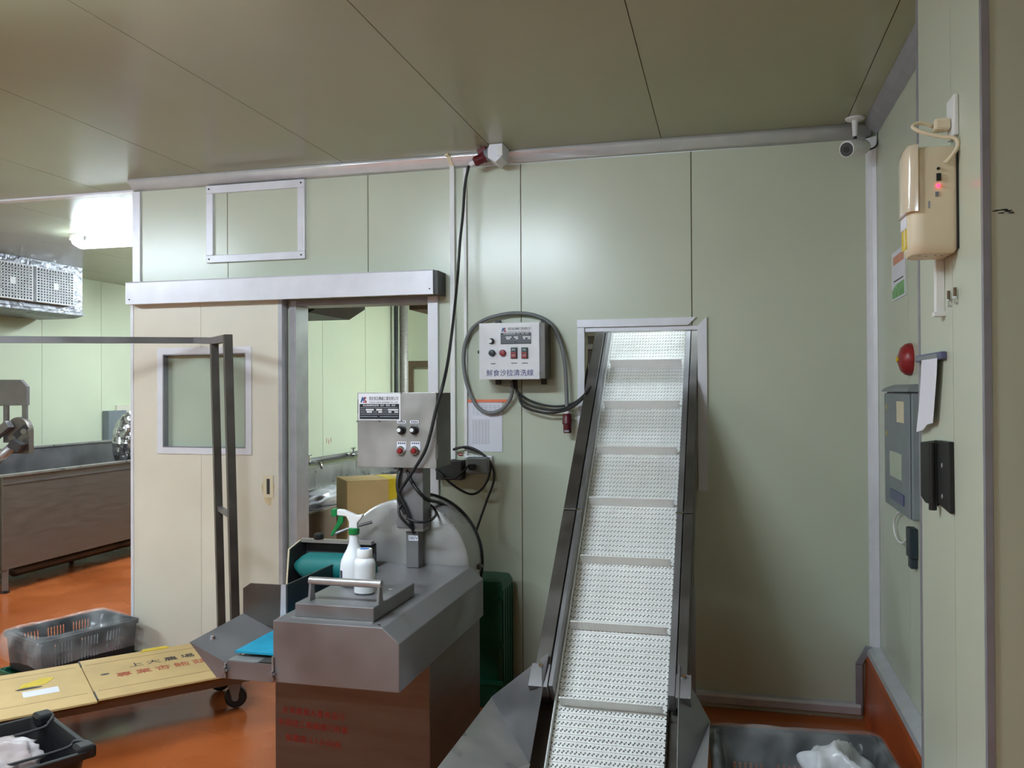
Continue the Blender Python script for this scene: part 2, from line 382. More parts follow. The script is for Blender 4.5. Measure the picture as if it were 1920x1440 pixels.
obj('pane', B((wx0+.006, wx1-.006, D1-.016, D1-.011, wz0+.006, wz1-.006)), 'glass', wf)
hd = obj('door_pull', cells([-2.478, -2.418], [.965, 1.09], [(-2.458, -2.438, .985, 1.07)], lambda u, v, w_: Vector((u, w_, v)), D0-.004, D0-.0005), 'cream', dr)
obj('recess', B((-2.458, -2.438, D0-.001, D0-.0003, .985, 1.07)), 'dkgrey', hd)
bm = bmesh.new()
for k in range(16): 
    a = k/16*2*pi; bm.verts.new((-2.45+.035*cos(a)*(1+.25*sin(3*a)), D0-.0009, 1.0+.075*sin(a)*(1+.15*cos(5*a))))
bm.faces.new(bm.verts); obj('rust_stain', bm, 'rust', dr)
tc = thing('door_track_cover', (-2.4, 4.15, 2.03), 'long white aluminium track cover above the sliding door', 'track cover')
obj('cover', PR([(4.262, 2.175), (4.13, 2.175), (4.122, 2.168), (4.122, 2.048), (4.13, 2.046), (4.13, 2.055), (4.262, 2.16)], 'X', -3.30, -1.462), 'alu_white', tc)
obj('end_cap', B((-1.462, -1.44, 4.135, 4.262, 2.05, 2.17)), 'dkgrey', tc)
obj('end_cap', B((-3.312, -3.301, 4.13, 4.262, 2.05, 2.174)), 'alu_white', tc)
obj('rail', B((-3.28, -1.48, 4.2, 4.24, 2.085, 2.13)), 'alu_grey', tc)
for x in (-3.28, -1.48): obj('screw', CY((x, 4.1225, 2.075), (x, 4.119, 2.075), .004, 8), 'dkgrey', tc)

# ------------------------------------------------------------------ ceiling light fixtures
for i, (x, y, s, ln, lab) in enumerate(FIXTURES):
    t = thing('ceiling_light', (x, y, CZ-.11), lab, 'light fixture', 'fluorescent ceiling fixtures')
    obj('housing', B((x-ln/2, x+ln/2, y-.07, y+.07, CZ-.05, CZ-.0005)), 'white', t, bevel=.006)
    mm = MATS['lamp'].copy(); mm.node_tree.nodes['Principled BSDF'].inputs['Emission Strength'].default_value = LAMP*s
    prof = [(cos(a)*.08, -.05-.06*sin(a)) for a in [pi*k/8 for k in range(9)]]
    bm = bmesh.new()
    rings = []
    for u, k in ((-ln/2+.005, .55), (-ln/2+.06, 1), (ln/2-.06, 1), (ln/2-.005, .55)):
        rings.append([(x+u, y+p*k, CZ-.0501+(q+.05)*k) for p, q in prof])
    obj('diffuser', loops(rings, True, bm), mm, t, smooth=True)
    for k in range(3): obj('clip', B((x-ln/2+.15+k*.5, x-ln/2+.175+k*.5, y-.085, y-.079, CZ-.065, CZ-.03)), 'alu', t)
print('structure done')
# ------------------------------------------------------------------ vegetable cutter in the foreground
mc = thing('vegetable_cutter', (-1.35, 3.1, 0), 'stainless steel vegetable cutting machine with round guard and control box on a post', 'machine')
YF = 2.573
base = obj('base_cabinet', B((-1.65, -1.035, 2.87, 3.5, .07, .585)), 'steel_base', mc, bevel=.004)
for x in (-1.6, -1.09):
    for y in (2.93, 3.43): obj('foot', CY((x, y, 0), (x, y, .075), .025, 12), 'rubber', mc)
Y2 = 2.869
for s, px, py, sz in (('台灣農業水產食品行', 587, 1338, .0285), ('本證號工業輔導行政署', 586, 1362, .0285), ('編農證-2.1-0-02(8)', 587, 1390, .029)):
    p = at(px, py, Y=Y2); text(s, 'redpaint', base, sz, p, rot=(pi/2, radians(2.0), 0), thick=.0003)
hs = obj('housing', PR([(-1.487, .572), (-1.033, .572), (-1.033, .731), (-1.092, .78), (-1.487, .78)], 'Y', YF, 3.549), 'steel', mc, bevel=.003)
for x, y in ((-1.475, 2.60), (-1.475, 3.45), (-1.11, 2.59)): obj('screw', CY((x, y, .78), (x, y, .784), .006, 8), 'chrome', hs)
obj('weld_seam', B((-1.44, -1.14, 2.605, 2.618, .78, .784)), 'steel_lt', hs)
lid = obj('lid', B((-1.432, -1.142, 2.622, 3.0, .7805, .83)), 'steel', mc, bevel=.004)
ga = obj('lid_handle', CY((-1.402, 2.672, .897), (-1.135, 2.672, .897), .0135, 16), 'steel_lt', lid, smooth=True)
for x in (-1.395, -1.142): obj('handle_bracket', PR([(2.652, .831), (2.692, .831), (2.68, .905), (2.664, .905)], 'X', x-.004, x+.004), 'steel', lid)
obj('lid_screw', CY((-1.18, 2.86, .83), (-1.18, 2.86, .835), .008, 10), 'chrome', lid)
# round guard behind the housing
cx, cz, rr = -1.402, .765, .30
gd = obj('drum_guard', lathe([(.0, 0), (rr-.012, 0), (rr, .008), (rr, .215), (.0, .217)], (cx, 3.553, cz), (0, 1, 0), 64), 'steel_lt', mc, smooth=True)
obj('edge_trim', T([(cx+(rr+.004)*cos(a), 3.766, cz+(rr+.004)*sin(a)) for a in [-1.25+3.2*k/48 for k in range(49)]], .006, seg=6), 'rubber', mc)
obj('guard_latch', B((cx+rr-.015, cx+rr+.012, 3.70, 3.73, .735, .76), (cx+rr-.005, cx+rr+.02, 3.705, 3.725, .742, .754)), 'steel_dk', mc, bevel=.004)
# post and socket
obj('post_socket', B((-1.36, -1.302, 3.47, 3.53, .781, .942)), 'steel', mc, bevel=.003)
p = at(775, 1009, Y=3.469); lb = obj('voltage_label', B((p.x-.022, p.x+.022, 3.4685, 3.4697, p.z-.011, p.z+.011)), 'paper', mc)
text('380V', 'ink', lb, .021, (p.x, 3.4682, p.z), thick=.0002)
obj('post', B((-1.395, -1.272, 3.45, 3.545, .955, 1.225)), 'steel', mc, bevel=.004)
obj('post_foot', B((-1.39, -1.275, 3.455, 3.54, .942, .957)), 'steel_lt', mc)
# control box on the post
bx = obj('control_box', B((-1.561, -1.201, 3.425, 3.617, 1.22, 1.541)), 'steel_dk', mc, bevel=.003)
dorr = obj('box_door', B((-1.563, -1.200, 3.418, 3.4245, 1.219, 1.543)), 'steel_lt', mc, bevel=.002)
def nameplate(parent, x0, x1, z0, z1, y):
    """maker's plate: logo, two title lines and a black table with blank white fields"""
    w_, h_ = x1-x0, z1-z0
    pl = obj('nameplate', B((x0, x1, y, y+.0015, z0, z1)), 'white_paint', parent, bevel=.0005)
    X = lambda u: x0+u*w_
    Z = lambda v: z1-v*h_
    obj('logo_k', PR([(X(.05), Z(.34)), (X(.085), Z(.34)), (X(.105), Z(.25)), (X(.13), Z(.30)), (X(.15), Z(.27)), (X(.13), Z(.20)), (X(.17), Z(.13)), (X(.14), Z(.13)), (X(.115), Z(.185)), (X(.12), Z(.13)), (X(.09), Z(.13))], 'Y', y-.0006, y), 'logo_blue', pl)
    obj('logo_s', PR([(X(.11), Z(.345)), (X(.20), Z(.345)), (X(.205), Z(.30)), (X(.165), Z(.235)), (X(.175), Z(.18)), (X(.195), Z(.18)), (X(.19), Z(.135)), (X(.155), Z(.135)), (X(.135), Z(.20)), (X(.165), Z(.30)), (X(.12), Z(.31))], 'Y', y-.0009, y), 'logo_red', pl)
    text('青宏食品機械工業有限公司', 'ink', pl, h_*.155, (X(.605), y-.0004, Z(.2)), squash=w_*.70/(12*h_*.155), thick=.0002)
    text('KUANG SHING MACHINE CO., LTD.', 'ink', pl, h_*.075, (X(.605), y-.0004, Z(.335)), squash=w_*.66/(15.5*h_*.075), thick=.0002)
    blk = obj('data_table', B((X(.03), X(.97), y-.0006, y, Z(.96), Z(.39))), 'btn_dk', pl)
    text('食品機械製造設備 · 設計 · 製造 · 維修', 'white', blk, h_*.075, (X(.5), y-.0009, Z(.45)), squash=w_*.9/(19*h_*.075), thick=.0002)
    bm = bmesh.new()
    for u0, u1, v in ((.18, .37, .61), (.43, .57, .61), (.71, .95, .61), (.2, .33, .69), (.48, .57, .69), (.72, .79, .69), (.86, .95, .69)):
        box(bm, X(u0), X(u1), y-.001, y-.0005, Z(v+.027), Z(v-.027))
    obj('blank_field', bm, 'white', blk, kind='stuff')
    bm = bmesh.new(); rnd = random.Random(3)
    for v, lo, hi in ((.53, .05, .95), (.61, .05, .16), (.61, .59, .69), (.69, .05, .18), (.69, .36, .46), (.69, .59, .70), (.77, .05, .95), (.86, .05, .45), (.86, .52, .95)):
        u = lo
        while u < hi-.01:
            k = rnd.uniform(.008, .02); box(bm, X(u), X(u+k), y-.001, y-.0005, Z(v+.018), Z(v-.014)); u += k+.008
    obj('fine_print', bm, 'ink_lt', blk, kind='stuff')
    return pl
Yf = 3.4175
fp = lambda px, py: at(px, py, Y=Yf)
a, b = fp(672, 738), fp(751, 788); nameplate(dorr, a.x, b.x, b.z, a.z, Yf-.001)
for px, py in ((753, 737), (670, 790), (712, 790), (753, 789)): q = fp(px, py); obj('screw', CY((q.x, Yf, q.z), (q.x, Yf-.003, q.z), .003, 8), 'dkgrey', dorr)
for px in (753, 777):
    q = fp(px, 806); kb = obj('knob', lathe([(.0205, 0), (.0205, .006), (.015, .008), (.013, .024), (.012, .026)], (q.x, Yf, q.z), (0, -1, 0), 20), 'black', dorr, smooth=True)
    obj('knob_cap', CY((q.x-.003, Yf-.026, q.z), (q.x-.003, Yf-.0275, q.z), .0085, 16), 'white', kb)
    q = fp(px, 791); lb = obj('label_sticker', B((q.x-.02, q.x+.02, Yf-.001, Yf, q.z-.006, q.z+.006)), 'paper', dorr)
    bm = bmesh.new()
    for k in range(4): box(bm, q.x-.014+k*.008, q.x-.009+k*.008, Yf-.0015, Yf-.001, q.z-.003, q.z+.003)
    obj('fine_print', bm, 'ink', lb, kind='stuff')
for px in (752, 778):
    q = fp(px, 845); obj('button_bezel', lathe([(.02, 0), (.02, .008), (.016, .012), (.014, .012)], (q.x, Yf-.001, q.z), (0, -1, 0), 20), 'chrome', dorr, smooth=True)
    obj('push_button', lathe([(.013, 0), (.013, .018), (.009, .023), (.0, .024)], (q.x, Yf, q.z), (0, -1, 0), 20), 'red', dorr, smooth=True)
    q = fp(px+1, 836); lb = obj('label_sticker', B((q.x-.021, q.x+.021, Yf-.0009, Yf, q.z-.018, q.z+.018)), 'paper', dorr)
    bm = bmesh.new()
    for k in range(4): box(bm, q.x-.016+k*.009, q.x-.010+k*.009, Yf-.0014, Yf-.0009, q.z+.008, q.z+.014)
    obj('fine_print', bm, 'ink', lb, kind='stuff')
for z in (1.29, 1.46): obj('hinge', B((-1.203, -1.192, 3.415, 3.44, z-.03, z+.03)), 'steel_dk', dorr)
# infeed chute: belt, wings, plates
obj('infeed_belt', B((-1.66, -1.489, 2.62, 3.33, .645, .652)), 'blue_belt', mc)
bm = bmesh.new()
plate(bm, [(-1.804, YF, .686), (-1.663, YF, .625), (-1.663, 2.905, .640), (-1.804, 2.905, .700)], -.003)
obj('chute_wing', bm, 'steel', mc)
obj('wing_end', PR([(-1.806, .686), (-1.661, .624), (-1.661, .572), (-1.70, .572)], 'Y', YF-.003, YF), 'steel', mc)
obj('end_plate', B((-1.659, -1.489, YF-.002, YF+.004, .572, .632)), 'steel', mc)
obj('end_lip', B((-1.659, -1.489, YF+.004, 2.635, .626, .634)), 'steel_lt', mc)
obj('wing_screw', CY((-1.775, 2.66, .674), (-1.775, 2.66, .684), .009, 10), 'chrome', mc)
obj('under_plate', PR([(-1.70, .572), (-1.489, .572), (-1.489, .64), (-1.661, .622)], 'Y', YF+.004, 2.92), 'steel_dk', mc)
obj('back_plate', PR([(-1.806, .66), (-1.62, .66), (-1.625, .816), (-1.775, .816), (-1.806, .795)], 'Y', 2.906, 2.912), 'steel_dk', mc)
obj('side_plate', B((-1.622, -1.614, 2.9, 3.42, .655, .82)), 'dkgrey', mc)
obj('side_strip', PR([(-1.645, .66), (-1.62, .66), (-1.62, .818), (-1.64, .818)], 'Y', 2.898, 2.905), 'alu', mc)
obj('inner_floor', B((-1.80, -1.49, 2.92, 3.5, .625, .642)), 'dkgrey', mc)
for x, zt in ((-1.664, .625), (-1.484, .66)):
    obj('hinge_bar', CY((x, YF-.006, .578), (x, YF-.006, zt), .0035, 8), 'steel_lt', mc)
    obj('wing_nut', B((x-.013, x+.013, YF-.016, YF-.008, .60, .607), (x-.005, x+.005, YF-.018, YF-.003, .594, .613)), 'steel', mc)
# feed roller with its frame
rl = obj('feed_roller', lathe([(.02, -.03), (.045, 0), (.06, .03), (.062, .16), (.06, .29), (.045, .32), (.02, .34)], (-1.785, 3.34, .795), (1, 0, 0), 32), 'teal', mc, smooth=True)
obj('roller_shaft', CY((-1.82, 3.34, .795), (-1.49, 3.34, .795), .014, 12), 'steel_lt', mc)
obj('roller_side_plate', PR([(3.27, .64), (3.46, .64), (3.46, .87), (3.42, .895), (3.30, .87)], 'X', -1.83, -1.824), 'dkgrey', mc)
obj('plate_edge', T([(-1.828, 3.268, .64), (-1.828, 3.298, .872), (-1.828, 3.42, .898), (-1.828, 3.46, .872)], .004, seg=6), 'cream', mc)
obj('roller_cross_bar', B((-1.825, -1.49, 3.395, 3.43, .886, .9)), 'steel_lt', mc)
obj('roller_back_plate', B((-1.823, -1.49, 3.44, 3.45, .64, .885)), 'dkgrey', mc)
obj('clamp_knob', lathe([(.02, 0), (.024, .006), (.024, .02), (.018, .026)], (-1.745, 3.41, .90), (0, 0, 1), 8), 'black', mc)
obj('lever', T([(-1.70, 3.44, .915), (-1.62, 3.47, .945), (-1.54, 3.52, .965)], .007), 'steel', mc)
# ------------------------------------------------------------------ bottles on the lid
c = at(684, 1111, Z=.832)
bt = thing('plastic_bottle', (c.x, c.y, .832), 'translucent white wide-mouth plastic bottle with blue-topped cap on the machine lid', 'bottle')
obj('body', lathe([(.033, 0), (.0375, .004), (.038, .1), (.0375, .108), (.033, .118), (.027, .124), (.027, .128)], (c.x, c.y, .832), seg=32), 'plastic_t', bt, smooth=True)
cp = obj('cap', lathe([(.0275, .128), (.028, .131), (.028, .152), (.026, .156)], (c.x, c.y, .832), seg=32), 'white', bt, smooth=True)
mat('capblue', '2f6fc0', .5)
obj('cap_mark', CY((c.x, c.y, .832+.156), (c.x, c.y, .832+.1568), .017, 20), 'capblue', cp)
c = at(664, 1096, Z=.832)
sb = thing('spray_bottle', (c.x, c.y, .832), 'white trigger spray bottle with green trigger and collar on the machine lid', 'spray bottle')
obj('body', lathe([(.045, 0), (.05, .005), (.05, .075), (.047, .092), (.038, .112), (.027, .132), (.0185, .155), (.0165, .185), (.0165, .196)], (c.x, c.y, .832), seg=32), 'plastic_t', sb, smooth=True)
obj('collar', lathe([(.0195, .187), (.0205, .19), (.0205, .207), (.017, .21)], (c.x, c.y, .832), seg=20), 'green', sb, smooth=True)
S0 = Matrix.Translation((c.x, c.y, .832-.06)) @ Matrix.Rotation(radians(8), 4, 'Z') @ Matrix.Diagonal((1.3, 1.3, 1.29, 1))
obj('spray_head', PR([(-.012, .209), (.012, .209), (.012, .225), (.028, .243), (.027, .249), (.01, .246), (-.03, .262), (-.047, .263), (-.047, .246), (-.02, .243), (-.012, .228)], 'Y', -.010, .010, S0), 'white', sb, bevel=.003)
hd2 = obj('nozzle', PR([(-.064, .242), (-.0475, .242), (-.0475, .266), (-.064, .264)], 'Y', -.011, .011, S0), 'green', sb, bevel=.003)
obj('trigger', PR([(-.044, .244), (-.028, .244), (-.03, .226), (-.048, .204), (-.062, .186), (-.068, .188), (-.056, .21), (-.046, .23)], 'Y', -.007, .007, S0), 'green', sb, bevel=.002)
lb = obj('label_sticker', loops([[(c.x+.0505*cos(a)*k, c.y+.0505*sin(a)*k, z) for z, k in ((.852, 1), (.898, 1), (.898, 1.008), (.852, 1.008))] for a in [radians(200+6*j) for j in range(9)]], True), 'paper', sb)
bm = bmesh.new()
for k in range(4):
    a = radians(222+5*k); box(bm, -.0015, .0015, -.0004, .0004, .86, .89, M=Matrix.Translation((c.x+.0514*cos(a), c.y+.0514*sin(a), 0)) @ Matrix.Rotation(a+pi/2, 4, 'Z'))
obj('fine_print', bm, 'ink', lb, kind='stuff')

# ------------------------------------------------------------------ inclined conveyor
SL = .88; TH = atan(SL); CB = cos(TH); SB = sin(TH)
cv = thing('inclined_conveyor', (-.41, 2.9, 0), 'inclined stainless conveyor with white flighted plastic belt rising through the wall', 'conveyor')
Mc = Matrix.Translation((0, 4.265, 1.49)) @ Matrix.Rotation(TH, 4, 'X')      # local y runs up the belt, local z is its normal
def lc(b): return (b[0], b[1], b[2], b[3], b[4], b[5])
S0_, S1_ = -2.05, .95
BX0, BX1 = -.607, -.213
obj('belt_bed', B((BX0-.004, BX1+.004, S0_, S1_, -.03, -.012), M=Mc), 'belt_under', cv)
def rail(x0, x1, s0, s1, z0, z1, m='steel', nm='side_rail', bev=.002): return obj(nm, B((x0, x1, s0, s1, z0, z1), M=Mc), m, cv, bevel=bev)
JS = -.80  # joint of the side rails
for s0, s1 in ((-1.62, JS-.003), (JS+.003, S1_)):
    rail(-.687, -.634, s0, s1, .028, .098, 'steel_dk'); rail(-.630, -.6125, s0, s1, -.01, .092, 'steel', 'guide_plate')
    rail(-.178, -.142, s0, s1, .024, .098, 'steel_dk'); rail(-.2075, -.182, s0, s1, -.01, .092, 'steel', 'guide_plate')
rail(-.69, -.139, S0_, S1_, -.12, -.032, 'steel_dk', 'bed_frame')
for x0, x1 in ((-.69, -.634), (-.178, -.139)): rail(x0, x1, -1.62, S1_, -.031, .026, 'steel_dk', 'side_frame')
for x0, x1 in ((-.634, -.609), (-.211, -.178)): rail(x0, x1, JS-.004, JS+.004, .08, .1, 'chrome', 'joint_plate', 0)
rail(-.612, -.6085, S0_, S1_, -.01, .03, 'white', 'edge_strip', 0)
# belt modules
bw = BX1-BX0; n = 26; tp = bw/n
bm = B((-bw/2, bw/2, -.0068, -.0007, -.008, 0), (-bw/2, bw/2, .0007, .0068, -.008, 0))
for k in range(n):
    x = -bw/2+tp*k
    box(bm, x+.0002, x+tp*.66, .0068, .0128, -.007, -.0004); box(bm, x+tp*.33, min(x+tp*1.0, bw/2), -.0128, -.0068, -.007, -.0004)
bmesh.ops.recalc_face_normals(bm, faces=bm.faces)
me = bpy.data.meshes.new('belt_module'); bm.to_mesh(me); bm.free(); me.materials.append(MATS['belt'])
xc = (BX0+BX1)/2; pitch = .0258; s = S0_+.02
first = None; nmod = 0
while s < S1_-.02:
    o = bpy.data.objects.new('belt_module', me); wl = Mc @ Vector((xc, s, 0)); _link(o, cv, wl); o.rotation_euler = (TH, 0, 0); s += pitch; nmod += 1
# flights
bm = B((-.184, .184, -.002, .002, 0, .052))
for k in range(32): box(bm, -.182+.0115*k, -.1775+.0115*k, -.0034, -.002, .001, .051)
bmesh.ops.recalc_face_normals(bm, faces=bm.faces)
me = bpy.data.meshes.new('flight'); bm.to_mesh(me); bm.free(); me.materials.append(MATS['belt'])
for k in range(-6, 3):
    s_ = (3.99-4.265)/CB + .318*(k+.0) 
    o = bpy.data.objects.new('flight', me); wl = Mc @ Vector((xc, s_, .0005)); _link(o, cv, wl); o.rotation_euler = (TH, 0, 0)
# receiving hopper at the foot
hp = []
def hplate(pts, m='steel_br'):
    bm = bmesh.new(); plate(bm, pts, .003); return obj('hopper_plate', bm, m, cv)
hz, hx0, hx1 = .394, -.868, -.066
hplate([(-.64, 3.06, .585), (hx0, 3.08, hz), (-.655, 2.80, .285)], 'steel')
hplate([(hx0, 3.08, hz), (hx0, 2.3, hz), (-.655, 2.3, .16), (-.655, 2.80, .285)], 'steel_lt')
hplate([(-.172, 3.06, .575), (-.165, 2.72, .235), (hx1, 3.08, hz-.02)], 'steel')
hplate([(hx1, 3.08, hz-.02), (-.165, 2.72, .235), (-.165, 2.3, .12), (hx1, 2.3, hz-.02)], 'steel_lt')
hplate([(hx0, 2.3, hz), (hx1, 2.3, hz-.02), (-.165, 2.3, .12), (-.655, 2.3, .16)], 'steel')
obj('hopper_floor', B((-.655, -.165, 2.3, 2.78, .10, .12)), 'steel_dk', cv)
for x0, x1 in ((-.70, -.632), (-.18, -.128)):
    obj('bracket', B((x0, x1, -1.63, -1.54, .03, .1), M=Mc), 'steel', cv)
    obj('bolt', CY(Mc @ Vector(((x0+x1)/2, -1.55, .1)), Mc @ Vector(((x0+x1)/2, -1.55, .108)), .009, 6), 'chrome', cv)
for x in (-.66, -.16):
    obj('leg', T([(x, 2.45, 0), (x, 2.45, .2)], .02, sq=True), 'steel', cv)
    obj('leg', T([(x, 3.55, 0), (x, 3.55, .74)], .02, sq=True), 'steel', cv)

# ------------------------------------------------------------------ control box on the wall
WB = 4.105
cb = thing('wall_control_box', (-1.06, 4.18, 1.58), 'white-faced steel control box with switches mounted on the back wall', 'control box')
bx0, bx1, bz0, bz1 = -1.211, -.899, 1.604, 1.888
obj('box_body', B((bx0+.003, bx1+.028, WB+.006, 4.245, bz0+.002, bz1-.002)), 'steel_dk', cb, bevel=.003)
bd = obj('box_door', B((bx0, bx1, WB, WB+.0055, bz0, bz1)), 'white_paint', cb, bevel=.002)
for x in (bx0+.06, bx1-.01):
    for z in (bz0-.025, bz1-.01): obj('mount_bracket', B((x-.012, x+.012, 4.238, 4.2645, z, z+.035)), 'dkgrey', cb)
q = lambda px, py: at(px, py, Y=WB)
a, b = q(937, 610), q(998, 646); nameplate(bd, a.x, b.x, b.z, a.z, WB-.0015)
p = q(922, 640); obj('knob_plate', CY((p.x, WB, p.z), (p.x, WB-.0015, p.z), .022, 20), 'white', bd)
kb = obj('knob', lathe([(.0155, 0), (.0155, .006), (.012, .018), (.011, .02)], (p.x, WB-.0015, p.z), (0, -1, 0), 20), 'black', bd, smooth=True)
obj('knob_cap', CY((p.x-.003, WB-.0215, p.z), (p.x-.003, WB-.023, p.z), .0095, 16), 'white', kb)
for px, m in ((923, 'btn_dk'), (943, 'red')):
    p = q(px, 662); obj('button_plate', B((p.x-.021, p.x+.021, WB-.001, WB, p.z-.026, p.z+.026)), 'alu_white', bd)
    obj('push_button', lathe([(.0165, 0), (.0165, .012), (.013, .017), (.0, .018)], (p.x, WB-.001, p.z), (0, -1, 0), 20), m, bd, smooth=True)
for px in (964, 984):
    p = q(px, 662); sw = obj('rocker_switch', B((p.x-.0165, p.x+.0165, WB-.008, WB, p.z-.028, p.z+.028)), 'btn_dk', bd, bevel=.002)
    mat('sw_green', '2f4a4a', .4) if 'sw_green' not in MATS else 0
    obj('on_key', B((p.x-.013, p.x+.012, WB-.0105, WB-.0082, p.z+.007, p.z+.025)), 'sw_green', sw)
    obj('off_key', B((p.x-.013, p.x+.012, WB-.0125, WB-.0082, p.z-.025, p.z+.005)), 'red', sw)
    text('ON', 'white', sw, .010, (p.x-.001, WB-.0109, p.z+.016), thick=.0002); text('OFF', 'white', sw, .010, (p.x-.001, WB-.0129, p.z-.012), thick=.0002)
    bm = bmesh.new(); p = q(px, 681)
    for k in range(5): box(bm, p.x-.014+.006*k, p.x-.0095+.006*k, WB-.0004, WB, p.z-.0025, p.z+.0025)
    obj('fine_print', bm, 'ink', bd, kind='stuff')
bm = bmesh.new(); p = q(925, 682)
for k in range(4): box(bm, p.x-.012+.006*k, p.x-.0075+.006*k, WB-.0004, WB, p.z-.0025, p.z+.0025)
obj('fine_print', bm, 'ink', bd, kind='stuff')
p = q(956, 700); text('鮮食沙拉清洗線', 'blue_ink', bd, .0355, (p.x, WB-.0006, p.z), thick=.0004, squash=.985)
for z in (1.66, 1.84): obj('hinge', CY((bx1+.006, WB+.01, z-.022), (bx1+.006, WB+.01, z+.022), .006, 8), 'alu_grey', cb)
obj('latch', CY((bx0-.001, WB+.02, 1.745), (bx0-.012, WB+.02, 1.745), .008, 8), 'dkgrey', cb)

# ------------------------------------------------------------------ cables
def cable(name, pts, r, m, label, parent=None, cat='cable', seg=8, n=8, group=None):
    return obj(name, T(smoothpts(pts, n), r, seg=seg), m, parent, label=label, cat=cat if not parent else None, group=group, smooth=2)
gp = [(960, 715, 4.2), (958, 745, 4.22), (940, 768, 4.235), (915, 774, 4.24), (893, 760, 4.24), (876, 722, 4.24), (869, 680, 4.24), (872, 645, 4.24), (885, 617, 4.235), (908, 600, 4.225), (940, 590, 4.225), (975, 587, 4.225), (1008, 593, 4.225), (1033, 608, 4.225), (1050, 640, 4.22), (1059, 680, 4.215), (1062, 730, 4.21), (1063, 768, 4.205)]
gc = thing('grey_power_cable', (-1.0, 4.22, 1.5), 'thick grey cable looped around the wall control box ending in a red plug', 'cable')
cable('cord', [at(x, y, Y=Y) for x, y, Y in gp], .0098, 'cable_grey', None, gc)
p0, p1 = at(1063, 766, Y=4.205), at(1064, 812, Y=4.2)
obj('plug_collar', lathe([(.013, 0), (.015, .005), (.015, .022), (.013, .03)], p0, (p1-p0), 16), 'alu_white', gc, smooth=True)
pg = obj('plug', lathe([(.016, .026), (.022, .034), (.024, .06), (.026, .075), (.021, .08), (.021, .118), (.018, .124)], p0, (p1-p0), 18), 'red_dk', gc, smooth=True)
obj('plug_rating', B((p1.x-.012, p1.x+.012, 4.176, 4.178, p1.z+.006, p1.z+.016)), 'ink_lt', pg)
for i, (dy, off) in enumerate(((0, 0), (11, .012), (20, .022))):
    cable('black_motor_cable', [at(x, y, Y=Y) for x, y, Y in ((962+i*3, 713, 4.19), (966+i*2, 728+dy*.3, 4.215), (984-i*1.5, 746+dy*.75, 4.22-off), (1014, 758+dy*.75, 4.22-off), (1045, 762+dy*.55, 4.215-off), (1075, 756+dy*.3, 4.2-off), (1095, 741+dy*.2, 4.17), (1108, 725, 4.13))], .0062, 'rubber',
          ('uppermost', 'middle', 'lowest')[i]+' of three black cables sagging from wall control box to conveyor', group='black motor cables')
# ceiling socket with plug and black drop cord
so = thing('ceiling_power_plug', (-1.17, 4.14, 2.70), 'red and grey industrial socket and plug at the top of the wall', 'plug')
A_, B_ = at(880, 309, Y=4.13), at(921, 288, Y=4.15)
dA = (B_-A_).normalized()
obj('plug_collar', lathe([(.012, 0), (.016, .006), (.016, .03)], A_, dA, 14), 'alu_white', so, smooth=True)
obj('plug_body', lathe([(.018, .026), (.026, .034), (.026, .075), (.032, .08), (.032, .095)], A_, dA, 18), 'red_dk', so, smooth=True)
obj('plug_flap', B((-.005, .045, -.02, .02, .0, .03), M=Matrix.Translation(A_+dA*.06+Vector((0, 0, .02))) @ Matrix.Rotation(-.3, 4, 'Y')), 'red_dk', so, bevel=.004)
obj('socket_collar', lathe([(.034, .09), (.036, .1), (.036, .13), (.03, .135)], A_, dA, 18), 'ebox', so, smooth=True)
obj('socket_body', PR([(-1.155, 2.715), (-1.115, 2.69), (-1.085, 2.715), (-1.075, 2.784), (-1.145, 2.784), (-1.155, 2.76)], 'Y', 4.08, 4.205), 'alu_white', so, bevel=.004)
obj('socket_lid', B((-1.108, -1.078, 4.076, 4.08, 2.72, 2.77)), 'white', so)
dc = [(879, 311, 4.13), (872, 345, 4.13), (868, 400, 4.12), (862, 460, 4.10), (858, 520, 4.08), (850, 600, 3.85), (841, 670, 3.55), (831, 720, 3.40), (817, 770, 3.385), (808, 810, 3.385), (797, 845, 3.385), (778, 878, 3.395), (760, 905, 3.41), (748, 925, 3.425), (750, 945, 3.43), (760, 963, 3.43)]
cable('black_drop_cord', [at(x, y, Y=Y) for x, y, Y in dc], .0075, 'rubber', 'long black power cord hanging from the ceiling plug across the machine control box')
mcord = lambda nm, pts, r: cable(nm, [at(x, y, Y=Y) for x, y, Y in pts], r, 'rubber', None, mc)
mcord('supply_cable', [(752, 877, 3.45), (746, 900, 3.43), (748, 925, 3.425), (762, 955, 3.43), (771, 980, 3.44), (776, 999, 3.47)], .009)
mcord('coil_cable', [(771, 990, 3.43), (752, 970, 3.41), (748, 955, 3.42), (757, 945, 3.44), (785, 940, 3.56), (808, 948, 3.57), (818, 962, 3.54), (808, 975, 3.44), (785, 979, 3.40), (762, 972, 3.40)], .006)
mcord('motor_cable', [(763, 877, 3.46), (770, 900, 3.44), (788, 925, 3.43), (805, 937, 3.50), (830, 945, 3.68), (855, 965, 3.74)], .0075)

